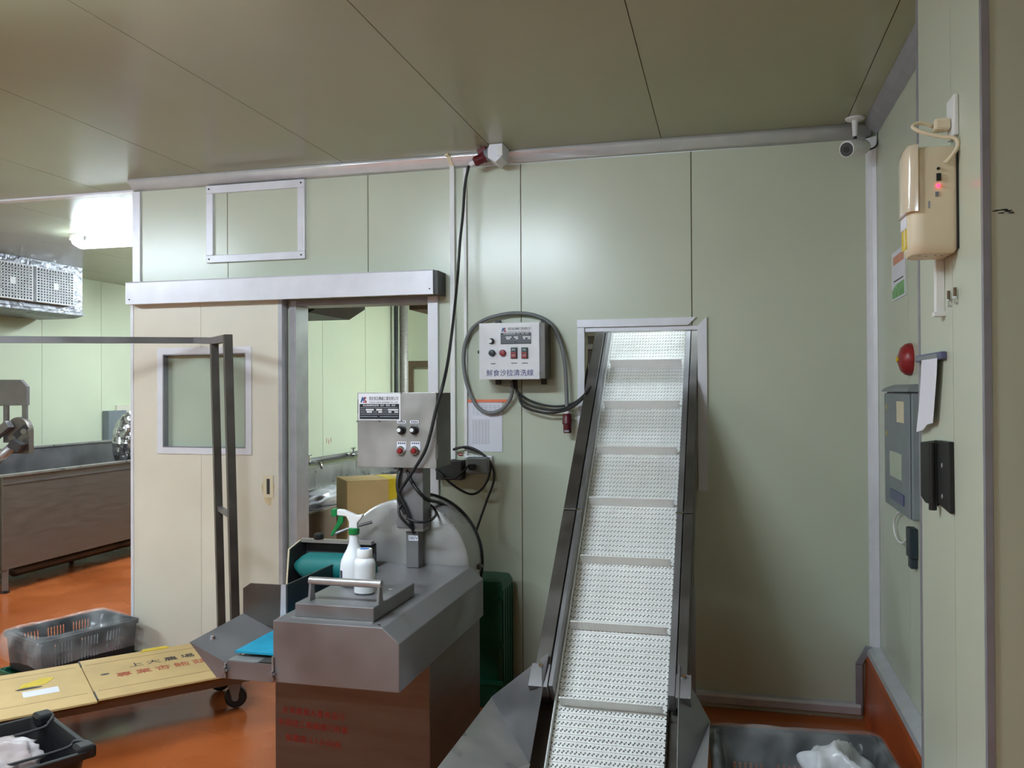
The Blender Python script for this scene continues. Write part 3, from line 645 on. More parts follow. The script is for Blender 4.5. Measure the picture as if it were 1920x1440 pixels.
# ------------------------------------------------------------------ wall outlet, black box, cord, conduits
ob = thing('wall_outlet', (-1.27, 4.24, 1.1), 'grey splash-proof wall outlet with black plug beside the machine', 'outlet')
p = at(895, 872, Y=4.2); 
obj('back_box', B((p.x-.068, p.x+.068, 4.235, 4.2645, p.z-.05, p.z+.045)), 'alu_white', ob, bevel=.004)
obj('cover', B((p.x-.062, p.x+.062, 4.195, 4.2345, p.z-.046, p.z+.042)), 'ebox', ob, bevel=.012)
obj('plug', B((p.x-.04, p.x-.005, 4.17, 4.194, p.z-.025, p.z+.006)), 'black', ob, bevel=.006)
jb = obj('junction_box', B((-1.475, -1.335, 4.19, 4.2645, 1.085, 1.185)), 'dkgrey', None, 'dark junction box on the wall behind the machine control box', 'junction box', bevel=.004)
obj('red_cap', CY(at(860, 852, Y=4.2), at(868, 853, Y=4.2), .007, 10), 'red', jb)
cable('black_outlet_cord', [at(x, y, Y=Y) for x, y, Y in ((880, 872, 4.175), (868, 884, 4.15), (850, 897, 4.16), (828, 893, 4.18), (818, 880, 4.2), (830, 892, 4.17), (850, 910, 4.18), (880, 926, 4.2), (900, 920, 4.21), (916, 895, 4.215), (918, 868, 4.215), (900, 848, 4.22), (875, 838, 4.22), (850, 843, 4.22), (870, 839, 4.225), (905, 852, 4.228), (922, 872, 4.228), (926, 900, 4.225), (912, 940, 4.22), (898, 980, 4.2), (890, 1005, 4.15), (884, 1020, 3.95))], .0062, 'rubber', 'black cord from the wall outlet looping down behind the machine')
c1 = thing('white_conduit', (-1.41, 4.25, 1.1), 'white plastic conduit bending out at the ceiling, left of the plug', 'conduit')
P = [at(837, 287, Y=4.19), at(842, 292, Y=4.215), at(848, 310, Y=4.252)]
obj('elbow', T([P[0], P[1], P[2]], .011, sq=True), 'cream', c1)
obj('pipe', B((P[2].x-.012, P[2].x+.012, 4.243, 4.2645, 1.19, P[2].z)), 'white', c1)
x2 = at(873, 600, Y=4.25).x
obj('cable_trunking', B((x2-.009, x2+.006, 4.249, 4.2645, 1.19, 2.72)), 'white', None, 'thin white cable trunking running down the wall under the plug', 'conduit')
# paper list with orange bar
p0, p1 = at(876, 752, Y=4.262), at(942, 847, Y=4.262)
pp = thing('paper_list', (-1.2, 4.26, p1.z), 'white paper sheet with printed tables hung under an orange clip bar', 'paper')
obj('sheet', B((p0.x, p1.x, 4.2615, 4.263, p1.z, p0.z)), 'paper', pp)
bar = obj('clip_bar', B((p0.x+.002, p1.x+.05, 4.257, 4.2612, p0.z-.006, p0.z+.008)), 'orange', pp)
def table(x0, x1, z0, z1, nu, nv):
    bm = bmesh.new(); t = .0006
    for k in range(nu+1): box(bm, x0+(x1-x0)*k/nu-t, x0+(x1-x0)*k/nu+t, 4.2611, 4.2615, z0, z1)
    for k in range(nv+1): box(bm, x0, x1, 4.2611, 4.2615, z0+(z1-z0)*k/nv-t, z0+(z1-z0)*k/nv+t)
    obj('printed_table', bm, 'ink_lt', pp, kind='stuff')
X_ = lambda px: at(px, 800, Y=4.262).x
Z_ = lambda py: at(905, py, Y=4.262).z
table(X_(888), X_(936), Z_(778), Z_(760), 6, 5); table(X_(887), X_(917), Z_(832), Z_(787), 5, 18)
# ------------------------------------------------------------------ security camera
sc = thing('security_camera', (.56, 4.13, CZ-.2), 'white bullet security camera hanging in the ceiling corner', 'camera')
pc = at(1602, 223, Z=CZ); pc = Vector((pc.x, 4.13, CZ))
obj('mount_base', lathe([(.042, 0), (.042, -.006), (.03, -.012)], (pc.x, pc.y, CZ-.0005), seg=24), 'white', sc, smooth=True)
obj('stem', CY((pc.x, pc.y, CZ-.01), (pc.x, pc.y, CZ-.085), .014, 16, .011), 'white', sc, smooth=True)
obj('ball_joint', CY((pc.x, pc.y, CZ-.085), (pc.x, pc.y, CZ-.105), .008, 12), 'black', sc)
k0 = Vector((pc.x-.035, pc.y-.075, CZ-.160)); k1 = Vector((pc.x+.065, pc.y+.05, CZ-.118)); dk = (k1-k0).normalized()
obj('body', lathe([(.03, 0), (.034, .003), (.034, .12), (.028, .135), (.012, .14)], k0, dk, 24), 'white', sc, smooth=True)
obj('sunshield', lathe([(.036, -.022), (.037, -.02), (.037, .1), (.036, .102)], k0+Vector((0, 0, .002)), dk, 24), 'white_paint', sc, smooth=True)
lf = obj('lens_face', CY(k0-dk*.004, k0+dk*.004, .0305, 24), 'dkgrey', sc)
lf.location -= Vector(dk)*.02
ln_ = obj('lens', CY(k0-dk*.027, k0-dk*.02, .013, 20), 'black', sc)
cable('camera_cable', [k1+Vector((.0, .0, -.02)), k1+Vector((.035, -.0, .0)), k1+Vector((.04, 0, .06)), k1+Vector((.02, .0, .1)), k1+Vector((-.01, .0, .117))], .004, 'black', None, sc)
# ------------------------------------------------------------------ emergency lamp and things on the pillar
el = thing('emergency_lamp', (.5, 2.34, 1.88), 'cream emergency lamp with clear dome hanging on the pillar', 'emergency lamp')
prof = [(.548, 2.40), (.548, 2.268), (.475, 2.262), (.452, 2.268), (.440, 2.285), (.438, 2.33), (.446, 2.38), (.468, 2.40)]
bm = loops([[(.5+(x-.5)*k, 2.335+(y-2.335)*k, z) for x, y in prof] for z, k in ((1.882, .86), (1.892, .97), (1.91, 1), (2.12, 1), (2.135, .96), (2.145, .85))], True)
obj('body', bm, 'cream', el, smooth=True)
bm = loops([[(.49+(x-.49)*k-.004, 2.335+(y-2.335)*k-.004, z) for x, y in [(.462, 2.40), (.462, 2.26), (.445, 2.265), (.433, 2.282), (.431, 2.33), (.439, 2.385)]] for z, k in ((1.985, 1), (2.12, 1), (2.14, .96), (2.152, .84))], True)
obj('lamp_dome', bm, 'clear', el, smooth=True)
obj('back_plate', B((.545, .5498, 2.262, 2.40, 1.89, 2.13)), 'black', el)
yq = 2.2635; fq = lambda px, py: at(px, py, Y=yq)
p = fq(1759, 316); obj('test_button', CY((p.x, yq+.001, p.z), (p.x, yq-.003, p.z), .0035, 10), 'black', el)
p = fq(1760, 332); obj('rocker', B((p.x-.005, p.x+.005, yq-.003, yq+.002, p.z-.009, p.z+.009)), 'black', el)
p = fq(1759, 348); obj('indicator', CY((p.x, yq+.001, p.z), (p.x, yq-.003, p.z), .004, 12), 'led', el)
p = fq(1757, 364); obj('symbol_mark', B((p.x-.004, p.x+.004, yq-.0005, yq+.001, p.z-.006, p.z+.006)), 'ebox', el)
p = fq(1740, 384); obj('rating_mark', B((p.x-.005, p.x+.005, yq-.001, yq+.001, p.z-.009, p.z+.009)), 'ink_lt', el)
obj('side_sticker', B((.4385, .4395, 2.30, 2.36, 1.90, 1.95)), 'yellow', el)
obj('side_label', B((.4380, .4395, 2.30, 2.37, 1.952, 1.985)), 'paper', el)
for k in range(4): obj('vent_hole', CY((.47+.018*k, 2.31+.012*(k % 2), 1.8835), (.47+.018*k, 2.31+.012*(k % 2), 1.8815), .003, 8), 'dkgrey', el)
ou = thing('pillar_outlet', (.54, 2.28, 2.17), 'white wall outlet with plug above the emergency lamp', 'outlet')
obj('plate', B((.538, .5498, 2.255, 2.325, 2.165, 2.265)), 'white', ou, bevel=.003)
obj('plug', B((.50, .5375, 2.275, 2.31, 2.185, 2.215)), 'cream', ou, bevel=.006)
cable('cord', [Vector(v) for v in ((.498, 2.293, 2.20), (.47, 2.29, 2.21), (.452, 2.285, 2.2), (.47, 2.275, 2.183), (.51, 2.262, 2.165), (.54, 2.252, 2.155), (.545, 2.25, 2.135), (.53, 2.255, 2.11), (.518, 2.258, 2.098))], .005, 'cream', None, el)
cd = thing('pillar_conduit', (.54, 2.44, 1.74), 'white conduit stub below the emergency lamp', 'conduit')
y_ = at(1766, 530, X=.545).y
obj('pipe', B((.528, .5498, y_-.012, y_+.012, 1.745, 1.9)), 'white', cd, bevel=.002); obj('end_socket', B((.524, .5498, y_-.016, y_+.016, 1.737, 1.748)), 'white', cd)
for i, (px, py) in enumerate(((1782, 560), (1794, 554))):
    p = at(px, py, X=.547); h = thing('wall_hook', (p.x, p.y, p.z-.025), ('left' if i == 0 else 'right')+' of two small screw hooks with plastic sleeves on the pillar', 'hook', 'small hooks on the pillar')
    obj('sleeve', CY((.543, p.y, p.z-.002), (.543, p.y, p.z+.02), .004, 8), 'brown', h); obj('collar', CY((.543, p.y, p.z-.006), (.543, p.y, p.z-.002), .006, 8), 'chrome', h)
    obj('shank', T([(.5495, p.y+.014, p.z-.017), (.543, p.y, p.z-.02), (.543, p.y, p.z-.006)], .0018, seg=6), 'chrome', h)
p0, p1 = at(1720, 668, X=.54), at(1768, 668, X=.54)
mat('slate', '5c5f80', .4)
mg = thing('paper_clip_bar', (.54, 2.58, 1.62), 'slate blue magnetic clip bar on the pillar holding a torn paper strip', 'clip')
obj('bar', B((.534, .5498, p1.y, p0.y, 1.625, 1.645)), 'slate', mg, bevel=.003); obj('bar_inset', B((.5325, .5345, p1.y+.03, p0.y-.02, 1.629, 1.640)), 'ebox', mg)
bm = bmesh.new()
pts = [at(x, y, X=X) for x, y, X in ((1728, 675, .5335), (1757, 671, .5335), (1756, 700, .5335), (1749, 793, .5335), (1738, 796, .5335), (1731, 806, .5335), (1718, 810, .5335), (1724, 750, .5335))]
plate(bm, pts, .0006); obj('paper_strip', bm, 'paper', None, 'torn strip of white paper hanging from the slate clip bar', 'paper')
hg = obj('hinge', CY((.530, 2.47, 1.225), (.530, 2.47, 1.405), .010, 14), 'black', pil, label='black two-leaf hinge')
obj('leaf', PR([(2.655, 1.395), (2.485, 1.41), (2.485, 1.235), (2.60, 1.228), (2.655, 1.24)], 'X', .538, .5495), 'black', hg, bevel=.002)
obj('leaf', PR([(2.455, 1.412), (2.33, 1.415), (2.325, 1.235), (2.455, 1.245)], 'X', .538, .5495), 'black', hg, bevel=.002)
for y, z in ((2.53, 1.37), (2.52, 1.27), (2.40, 1.35), (2.40, 1.27)): obj('screw', CY((.5385, y, z), (.5365, y, z), .006, 8), 'alu', hg)
sm = random.Random(5); bm = bmesh.new(); p = at(1860, 398, Y=PY0-.001)
for k in range(9):
    x = p.x+.004*k; z = p.z+sm.uniform(-.004, .004); plate(bm, [(x, PY0-.0004, z), (x+.012, PY0-.0004, z+sm.uniform(-.002, .002)), (x+.011, PY0-.0004, z+.003), (x+.001, PY0-.0004, z+.002)], .0002)
obj('scuff_mark', bm, 'dkgrey', bpy.data.objects['wall_front_right'], kind='stuff')
# ------------------------------------------------------------------ things on the right wall of the recess
ps = thing('poster', (.675, 3.75, 1.92), 'small white notice with orange heading and green picture on the recess wall', 'poster')
p0, p1 = at(1672, 477, X=.677), at(1697, 553, X=.677)
obj('sheet', B((.677, .6795, p1.y, p0.y, p1.z, p0.z)), 'paper', ps)
mat('pgreen', '7fb07a', .7, var=.3, scale=30); mat('porange', 'd99b84', .7)
obj('heading', B((.6765, .6771, p1.y+.02, p0.y-.03, p0.z-.055, p0.z-.02)), 'porange', ps)
obj('picture', PR([(p1.y+.01, p1.z+.008), (p0.y-.005, p1.z+.008), (p0.y-.005, p1.z+.04), (p0.y-.08, p1.z+.06), (p1.y+.01, p1.z+.065)], 'X', .6765, .6771), 'pgreen', ps)
obj('text_line', B((.6765, .6771, p1.y+.03, p0.y-.04, p0.z-.125, p0.z-.12)), 'ink', ps)
ab = thing('alarm_bell', (.66, 3.55, 1.59), 'red round fire alarm bell on the recess wall', 'alarm bell')
obj('dome', lathe([(.062, 0), (.062, .01), (.058, .022), (.045, .036), (.02, .045), (.0, .046)], (.6795, 3.50, 1.66), (-1, 0, 0), 28), 'red', ab, smooth=True)
obj('centre_cap', lathe([(.009, .045), (.009, .052), (.0, .053)], (.6795, 3.50, 1.66), (-1, 0, 0), 12), 'yellow', ab)
eb = thing('electrical_box', (.65, 3.75, 1.03), 'grey electrical enclosure with yellow warning stickers on the recess wall', 'electrical box')
obj('enclosure', B((.646, .6795, 3.33, 3.83, 1.07, 1.535)), 'ebox', eb, bevel=.006)
obj('enclosure_door', B((.638, .6455, 3.335, 3.825, 1.075, 1.53)), 'ebox', eb, bevel=.003)
obj('hood', PR([(.628, 1.537), (.6795, 1.537), (.6795, 1.565), (.638, 1.55)], 'Y', 3.32, 3.84), 'ebox', eb)
for z in (1.475, 1.365): obj('warning_sticker', CY((.6379, 3.775, z), (.637, 3.775, z), .014, 3), 'yellow', eb)
obj('instrument_window', B((.6355, .6379, 3.47, 3.70, 1.2, 1.3)), 'glass', eb); obj('schedule_card', B((.6355, .6379, 3.42, 3.55, 1.42, 1.5)), 'cream', eb)
obj('switch_row', B((.632, .6379, 3.42, 3.68, 1.11, 1.15)), 'slate', eb)
cable('white_cable_loop', [Vector(v) for v in ((.665, 3.62, 1.068), (.665, 3.74, 1.03), (.665, 3.79, .98), (.665, 3.73, .94), (.665, 3.62, .94), (.665, 3.53, .97))], .004, 'white', 'thin white cable loop hanging below the grey electrical box')
mat('blueblack', '27343f', .4)
obj('connector_block', B((.65, .6795, 3.40, 3.47, .92, 1.03), (.655, .6795, 3.41, 3.46, .88, .92)), 'blueblack', None, 'small blue-black connector block under the grey electrical box', 'connector', bevel=.004)
print('part2 done')
#@@PART3
# ------------------------------------------------------------------ wheeled cart with tall end frame, cardboard on top
ang = radians(48); ca, sa = cos(ang), sin(ang)
E = Vector((ca, sa, 0)); V_ = Vector((-sa, ca, 0)); O = Vector((-2.292, 3.465, 0))       # along, across, origin at the near right corner of the cardboard
Mk = Matrix(((ca, -sa, 0, O.x), (sa, ca, 0, O.y), (0, 0, 1, 0), (0, 0, 0, 1)))
kt = thing('tall_steel_cart', (-2.8, 3.35, 0), 'low stainless platform cart with tall tubular end frame in front of the door', 'cart')
obj('deck', B((-1.15, .17, .1, .56, .175, .2), M=Mk), 'steel_dk', kt, bevel=.003)
obj('deck_rim', B((-1.16, .18, .09, .1, .155, .203), (-1.16, .18, .56, .57, .155, .203), (.17, .18, .1, .56, .155, .203), M=Mk), 'steel_br', kt)
for x in (-1.05, .145):
    for y in (.205, .49):
        w0 = Mk @ Vector((x, y, .055)); ax = V_ if x < 0 else Vector((-.4, .92, 0)).normalized()
        wh = obj('caster_wheel', lathe([(.02, -.016), (.045, -.016), (.052, -.01), (.0535, 0), (.052, .01), (.045, .016), (.02, .016)], w0, ax, 24), 'rubber', kt, smooth=True)
        obj('hub', CY(w0-ax*.02, w0+ax*.02, .017, 14), 'steel_lt', wh)
        bm = bmesh.new()
        for s in (-1, 1):
            q0 = w0+ax*.023*s; plate(bm, [q0+Vector((0, 0, -.012))+ax.cross(Vector((0, 0, 1)))*.012, q0+Vector((0, 0, -.012))-ax.cross(Vector((0, 0, 1)))*.012, q0+Vector((0, 0, .07))-ax.cross(Vector((0, 0, 1)))*.035, q0+Vector((0, 0, .07))+ax.cross(Vector((0, 0, 1)))*.03], .003)
        obj('caster_fork', bm, 'steel', kt)
        obj('caster_plate', CY(w0+Vector((0, 0, .07)), w0+Vector((0, 0, .1)), .035, 14), 'steel_dk', kt)
LT = -.02
A0 = Mk @ Vector((.15, .215, .2)); A1 = Mk @ Vector((.11, .205, 1.83)); B0 = Mk @ Vector((.15, .47, .2)); B1 = Mk @ Vector((.11, .455, 1.80))
obj('post', T([A0, A1], .0195, sq=True), 'steel_dk', kt); obj('post', T([B0, B1], .0185, sq=True), 'steel_dk', kt)
C1 = Mk @ Vector((.10, .80, 1.832))
obj('end_bar', T([A1+Vector((0, 0, -.018)), B1+Vector((0, 0, .012))+V_*.0, C1], .0175, sq=True), 'steel', kt)
obj('brace', T([Mk @ Vector((.135, .21, .935)), Mk @ Vector((.135, .46, .95))], .012, sq=True), 'steel', kt)
obj('top_rail', T([C1+E*.02, Mk @ Vector((-1.25, .80, 1.80))], .0165, sq=True), 'steel', kt)
obj('post', T([Mk @ Vector((-1.13, .53, .2)), Mk @ Vector((-1.15, .55, 1.8))], .0185, sq=True), 'steel_dk', kt)
obj('end_bar', T([Mk @ Vector((-1.15, .53, 1.8)), Mk @ Vector((-1.15, .80, 1.8))], .0175, sq=True), 'steel', kt)
# flattened cartons on the cart
cb_ = thing('flattened_carton', (-2.75, 3.3, .22), 'flattened brown cardboard carton printed with red and blue Chinese characters, lying on the cart', 'cardboard')
zc = .225
sx = -.50
pr = obj('carton_sheet', PR([(sx+.004, .0), (.12, .0), (.12, .62), (-.02, .62), (sx+.004, .62)], 'Z', zc, zc+.008, Mk), 'card', cb_)
pl2 = obj('carton_sheet', PR([(-1.05, -.02), (sx, -.015), (sx, .6), (-1.05, .6)], 'Z', zc-.002, zc+.006, Mk), 'card', cb_)
obj('under_layer', B((-1.08, .1, .02, .63, .203, .2245), M=Mk), 'card_dk', cb_)
obj('end_flap', B((-1.22, -1.055, .0, .6, zc-.004, zc+.003), M=Mk), 'card', cb_)
bm = bmesh.new()
for y in (.115, .53): box(bm, sx+.02, .12, y-.0015, y+.0015, zc+.008, zc+.0084, M=Mk); box(bm, -1.04, sx-.02, y-.0015, y+.0015, zc+.006, zc+.0064, M=Mk)
obj('crease', bm, 'card_dk', cb_, kind='stuff')
bm = B((sx-.001, sx+.006, .0, .115, zc+.0005, zc+.0088), (sx-.001, sx+.006, .53, .62, zc+.0005, zc+.0088), M=Mk); obj('slot', bm, 'black', cb_)
obj('hand_hole', PR([(-.42+.02*cos(k*pi/5), .34+.012*sin(k*pi/5)) for k in range(10)], 'Z', zc+.008, zc+.0085, Mk), 'black', cb_)
obj('hand_hole', PR([(-.73+.055*cos(k*pi/5), .33+.014*sin(k*pi/5)) for k in range(10)], 'Z', zc+.006, zc+.0065, Mk), 'black', cb_)
rz = (0, 0, ang)
text('上大農場', 'ink', pr, .068, Mk @ Vector((-.155, .405, zc+.0086)), rot=rz, thick=.0002, space=1.35)
text('專業杏鮑菇', 'red_print', pr, .074, Mk @ Vector((-.175, .285, zc+.0086)), rot=rz, thick=.0002, space=1.3)
obj('yellow_tape', PR([(-.77, .345), (-.66, .355), (-.62, .43), (-.66, .455), (-.75, .40)], 'Z', zc+.0066, zc+.0075, Mk), 'yellow', cb_)
obj('shipping_label', B((-.76, -.62, .21, .29, zc+.0062, zc+.0068), M=Mk), 'paper', cb_)
obj('old_label', B((-.80, -.70, .14, .27, zc+.0062, zc+.0066), M=Mk), 'card', cb_)
obj('yellow_tape', PR([(-.22, .60), (-.08, .60), (-.09, .64), (-.2, .64)], 'Z', zc+.0082, zc+.011, Mk), 'yellow', cb_)

# ------------------------------------------------------------------ baskets
def basket(name, label, Mb, w_, d_, z0, h_, m, slots=True, cat='basket'):
    """plastic basket: slotted sides, floor, rim; local frame centred on its footprint"""
    base_ = Mb @ Vector((0, 0, 0)); t = thing(name, (base_.x, base_.y, z0), label, cat)
    tp = .03
    for sgn, ax in ((1, 'x'), (-1, 'x'), (1, 'y'), (-1, 'y')):
        ln = w_ if ax == 'x' else d_; off = (d_ if ax == 'x' else w_)/2
        holes = []
        if slots:
            nb = 3 if ln > .42 else 2; bwid = (ln-.1)/nb
            for b_ in range(nb):
                ns = 6
                for k in range(ns):
                    u = -ln/2+.05+b_*bwid+.02+k*(bwid-.04)/ns
                    for v0, v1 in ((.05, .10), (.115, .165)) if h_ < .26 else ((.06, .13), (.15, .22)): holes.append((u, u+(bwid-.04)/ns*.55, v0, v1))
        def fn(u, v, w2):
            k = 1-tp*(1-v/h_)*2; o_ = (off-w2)*k
            q_ = Vector((u*k, sgn*o_, z0+v)) if ax == 'x' else Vector((sgn*o_, u*k, z0+v))
            return Mb @ q_
        obj('side', cells([-ln/2, ln/2], [0, h_], holes, fn, 0, .006), m, t)
    obj('bottom', B((-w_/2*.94, w_/2*.94, -d_/2*.94, d_/2*.94, z0, z0+.008), M=Mb), m, t)
    rw = .014
    rim = loops([[Mb @ Vector((x, y, z0+h_-dz)) for x, y in rrect(w_+e*2, d_+e*2, .03)] for e, dz in ((.001, .022), (rw, .022), (rw, 0), (-.008, 0), (-.008, .012))])
    obj('rim', rim, m, t)
    return t
def liner(name, label, Mb, w_, d_, z0, h_, seed, drop=.12, deep=.8, m='film'):
    rng = []
    pts = []
    prof = [(.022, -drop), (.03, -drop*.5), (.024, -.02), (.014, .012), (-.006, .018), (-.024, -.01), (-.036, -.06), (-.05, -h_*.5), (-.075, -h_*deep)]
    for i, (e, dz) in enumerate(prof):
        ring = []
        L_ = rrect(w_+2*e, d_+2*e, max(.03, .05-e), 8); dense = []
        for (x0, y0), (x1, y1) in zip(L_, L_[1:]+L_[:1]):
            n_ = max(1, int(hypot(x1-x0, y1-y0)/.018))
            for k in range(n_): dense.append((x0+(x1-x0)*k/n_, y0+(y1-y0)*k/n_))
        rng.append(dense)
    n_ = min(len(r_) for r_ in rng); out = []
    for i, dense in enumerate(rng):
        ring = []
        for j in range(n_):
            x, y = dense[int(j*len(dense)/n_)]
            s = Vector((x*9, y*9, seed*3.1+i*.35)); k = .016*(abs(noise.noise(s))*2-.4) + .007*noise.noise(s*3.3)
            amp = .5 if i in (3, 4) else 1.25
            r_ = Vector((x, y)).normalized() if i not in (3, 4) else Vector((x, y)).normalized()
            sgn = 1 if i <= 2 else -1
            zz = z0+h_+prof[i][1]+(.018*noise.noise(s*1.3) if i in (0, 8) else .006*noise.noise(s*2))
            ring.append(Mb @ Vector((x+r_.x*abs(k)*amp*sgn, y+r_.y*abs(k)*amp*sgn, zz)))
        out.append(ring)
    return obj(name, loops(out), m, None, label, 'plastic bag', smooth=2)
def frame2(p0, p1, right):
    """local frame centred on a rectangle: p0->p1 is one edge (world xy), depth to its left or right"""
    e = Vector((p1[0]-p0[0], p1[1]-p0[1], 0)); L_ = e.length; e.normalize(); n_ = Vector((-e.y, e.x, 0))
    c_ = Vector((*p0, 0))+e*L_/2+n_*right/2
    return Matrix(((e.x, -e.y, 0, c_.x), (e.y, e.x, 0, c_.y), (0, 0, 1, 0), (0, 0, 0, 1))), L_
# dark basket by the door, standing in a green crate base
Mb, L1 = frame2((-3.395, 3.60), (-3.215, 4.10), .355)
basket('slotted_basket', 'dark grey slotted plastic basket lined with clear plastic beside the sliding door', Mb, .53, .355, .085, .195, 'crate_grey')
liner('clear_liner_bag', 'clear plastic liner draped over the grey basket by the door', Mb, .535, .36, .085, .195, 2.0, drop=.13)
basket('green_tray_base', 'shallow green plastic crate under the grey basket by the door', Mb, .57, .39, 0, .083, 'green_dk', slots=False, cat='crate')
# black tub in the lower left corner with bag of produce
p0, p1 = (-2.66, 2.856), (-2.235, 2.615)
Mt, L2 = frame2(p1, p0, .62)
tb = thing('black_tub', (Mt.translation.x, Mt.translation.y, 0), 'black plastic tub with swing bars in the lower left corner', 'tub')
W2, D2, H2 = L2+.02, .62, .262
shell = loops([[Mt @ Vector((x, y, z)) for x, y in rrect(W2+2*e, D2+2*e, .05)] for e, z in ((-.045, .0), (-.02, .2), (-.012, H2-.03), (.006, H2-.028), (.008, H2-.004), (.0, H2), (-.012, H2-.002), (-.022, H2-.03), (-.03, .2), (-.055, .012))], True)
obj('shell', shell, 'crate_black', tb, smooth=True)
for sx_ in (-1, 1):
    for sy_ in (-1, 1):
        obj('corner_lug', B((sx_*(W2/2-.035)-.035, sx_*(W2/2-.035)+.04, sy_*(D2/2-.02)-.03, sy_*(D2/2-.02)+.035, H2-.035, H2+.014), M=Mt), 'crate_black', tb, bevel=.012)
for xx in (-W2*.28, W2*.25):
    obj('swing_bar', T(smoothpts([Mt @ Vector(v) for v in ((xx-.05 if xx < 0 else xx+.05, -D2/2+.0, H2+.008), (xx, -D2/2+.03, H2+.004), (xx, -D2/2+.07, H2-.014), (xx, 0, H2-.014), (xx, D2/2-.07, H2-.014), (xx, D2/2-.03, H2+.004))], 5), .0055), 'dkgrey', tb, smooth=2)
mid = Mt @ Vector((0, .06, .13))
bag = crumple((mid.x, mid.y, .185), (.19, .26, .115), 3, amp=.3, fr=1.9, sub=5, zmin=.016, hf=.6, M=Mt.to_3x3().to_4x4())
obj('produce_bag', bag, 'bagpink', None, 'knotted clear plastic bag of pale pink produce inside the black tub', 'plastic bag', smooth=2)
# basket in the lower right with liner and white bag
Mr = Matrix.Translation((.232, 2.945, 0)) @ Matrix.Rotation(radians(4), 4, 'Z')
basket('tall_basket', 'dark slotted plastic basket lined with clear plastic in the lower right corner', Mr, .56, .44, 0, .335, 'crate_grey')
liner('clear_liner_bag', 'large clear plastic liner draped over the lower right basket', Mr, .565, .445, 0, .335, 5.0, drop=.2, deep=.7)
q = at(1580, 1425, Z=.31)
obj('white_bag', crumple((q.x-.01, q.y-.02, .20), (.15, .14, .15), 9, amp=.42, fr=1.5, sub=5, zmin=.012, hf=.35), 'bagw', None, 'crumpled white plastic bag inside the lower right basket', 'plastic bag', smooth=2)
# green crate standing on end behind the machine
gcx0, gcx1 = at(888, 1200, Y=4.02).x, at(945, 1200, Y=4.02).x
gc_ = thing('green_crate', (gcx0+.02, 4.1, 0), 'dark green plastic crate standing on end behind the machine', 'crate')
zt = at(915, 1083, Y=4.05).z
obj('crate_shell', loops([[(x, y, z) for x, y in [(gcx1-.20+px_, 4.10+py_) for px_, py_ in rrect(.40+2*e, .24+2*e, .03)]] for e, z in ((-.01, 0), (0, .02), (0, zt-.03), (-.012, zt-.006), (-.03, zt))], True), 'green_dk', gc_, smooth=True)
for k in range(5): obj('rib', B((gcx1-.004, gcx1+.004, 4.0+.045*k, 4.012+.045*k, .02, zt-.05)), 'green_dk', gc_)
for z in (.12, .3, zt-.09): obj('band', B((gcx1-.40, gcx1+.006, 3.972, 3.981, z, z+.02)), 'green_dk', gc_)

# ------------------------------------------------------------------ left room: wash tank, equipment, cooler
TX, TY0, TY1 = -5.4, 5.36, 9.0
tk = thing('wash_tank', (-5.9, 7, 0), 'long stainless steel wash tank on legs along the left room wall', 'tank')
obj('front_panel', B((TX-.012, TX, TY0, TY1, .185, .9)), 'steel_br', tk)
obj('end_panel', B((-6.2, TX-.012, TY0, TY0+.012, .185, .9)), 'steel_dk', tk)
obj('back_panel', B((-6.22, -6.2, TY0, TY1, .185, 1.04)), 'steel', tk)
obj('floor_panel', B((-6.2, TX-.012, TY0+.012, TY1, .185, .2)), 'steel_dk', tk)
obj('inner_liner', B((-6.199, -5.47, TY0+.05, TY1-.05, .6, .612), (-5.482, -5.47, TY0+.05, TY1-.05, .612, .89)), 'steel_dk', tk)
obj('rim', B((TX-.06, TX+.012, TY0-.01, TY1, .9, .916)), 'steel_lt', tk); obj('rim', B((-6.2, TX-.06, TY0-.01, TY0+.05, .9, .916)), 'steel_lt', tk)
obj('rim', B((-6.26, -6.19, TY0-.01, TY1, 1.04, 1.055)), 'steel_lt', tk)
obj('front_fold', B((TX, TX+.006, TY0, TY1, .84, .852)), 'steel', tk)
for y in (TY0+.05, 6.9, 8.7):
    for x in (TX-.03, -6.15):
        lg = obj('leg', T([(x, y, .0), (x, y, .19)], .022, sq=True), 'steel_br', tk); obj('levelling_foot', CY((x, y, 0), (x, y, .02), .03, 12), 'rubber', lg)
obj('drain_pipe', T([(-5.6, TY0+.3, .11), (-5.6, TY1, .11)], .045, seg=14), 'steel_dk', tk, smooth=2)
# slicer head standing on the tank
sl = thing('slicer_head', (-5.45, 5.62, .9), 'stainless disc slicer head with hopper plate beside the wash tank', 'machine')
py_ = 5.55; g = lambda x, y, Y=py_: at(x, y, Y=Y)
obj('hopper_plate', PR([(g(x, y).x, g(x, y).z) for x, y in ((-40, 712), (38, 712), (50, 725), (50, 760), (-40, 762))], 'Y', py_, py_+.03), 'steel', sl)
for x0, x1 in ((6, 14), (41, 49)): obj('support', B((g(x0, 800).x, g(x1, 800).x, py_, py_+.02, g(10, 830).z, g(10, 760).z)), 'steel', sl)
q = g(38, 808); obj('disc_cover', lathe([(.0, 0), (.105, 0), (.11, .006), (.11, .05), (.0, .052)], (q.x, py_-.03, q.z), (0, 1, 0), 32), 'steel_br', sl, smooth=True)
obj('disc_base', B((q.x-.07, q.x+.11, py_-.028, py_+.02, g(38, 850).z, q.z)), 'steel_br', sl)
obj('disc_slot', PR([(g(x, y).x, g(x, y).z) for x, y in ((30, 814), (52, 795), (60, 802), (37, 822))], 'Y', py_-.034, py_-.0305), 'dkgrey', sl)
obj('hub', CY(g(44, 809, py_-.034), g(44, 809, py_-.05), .022, 12), 'chrome', sl)
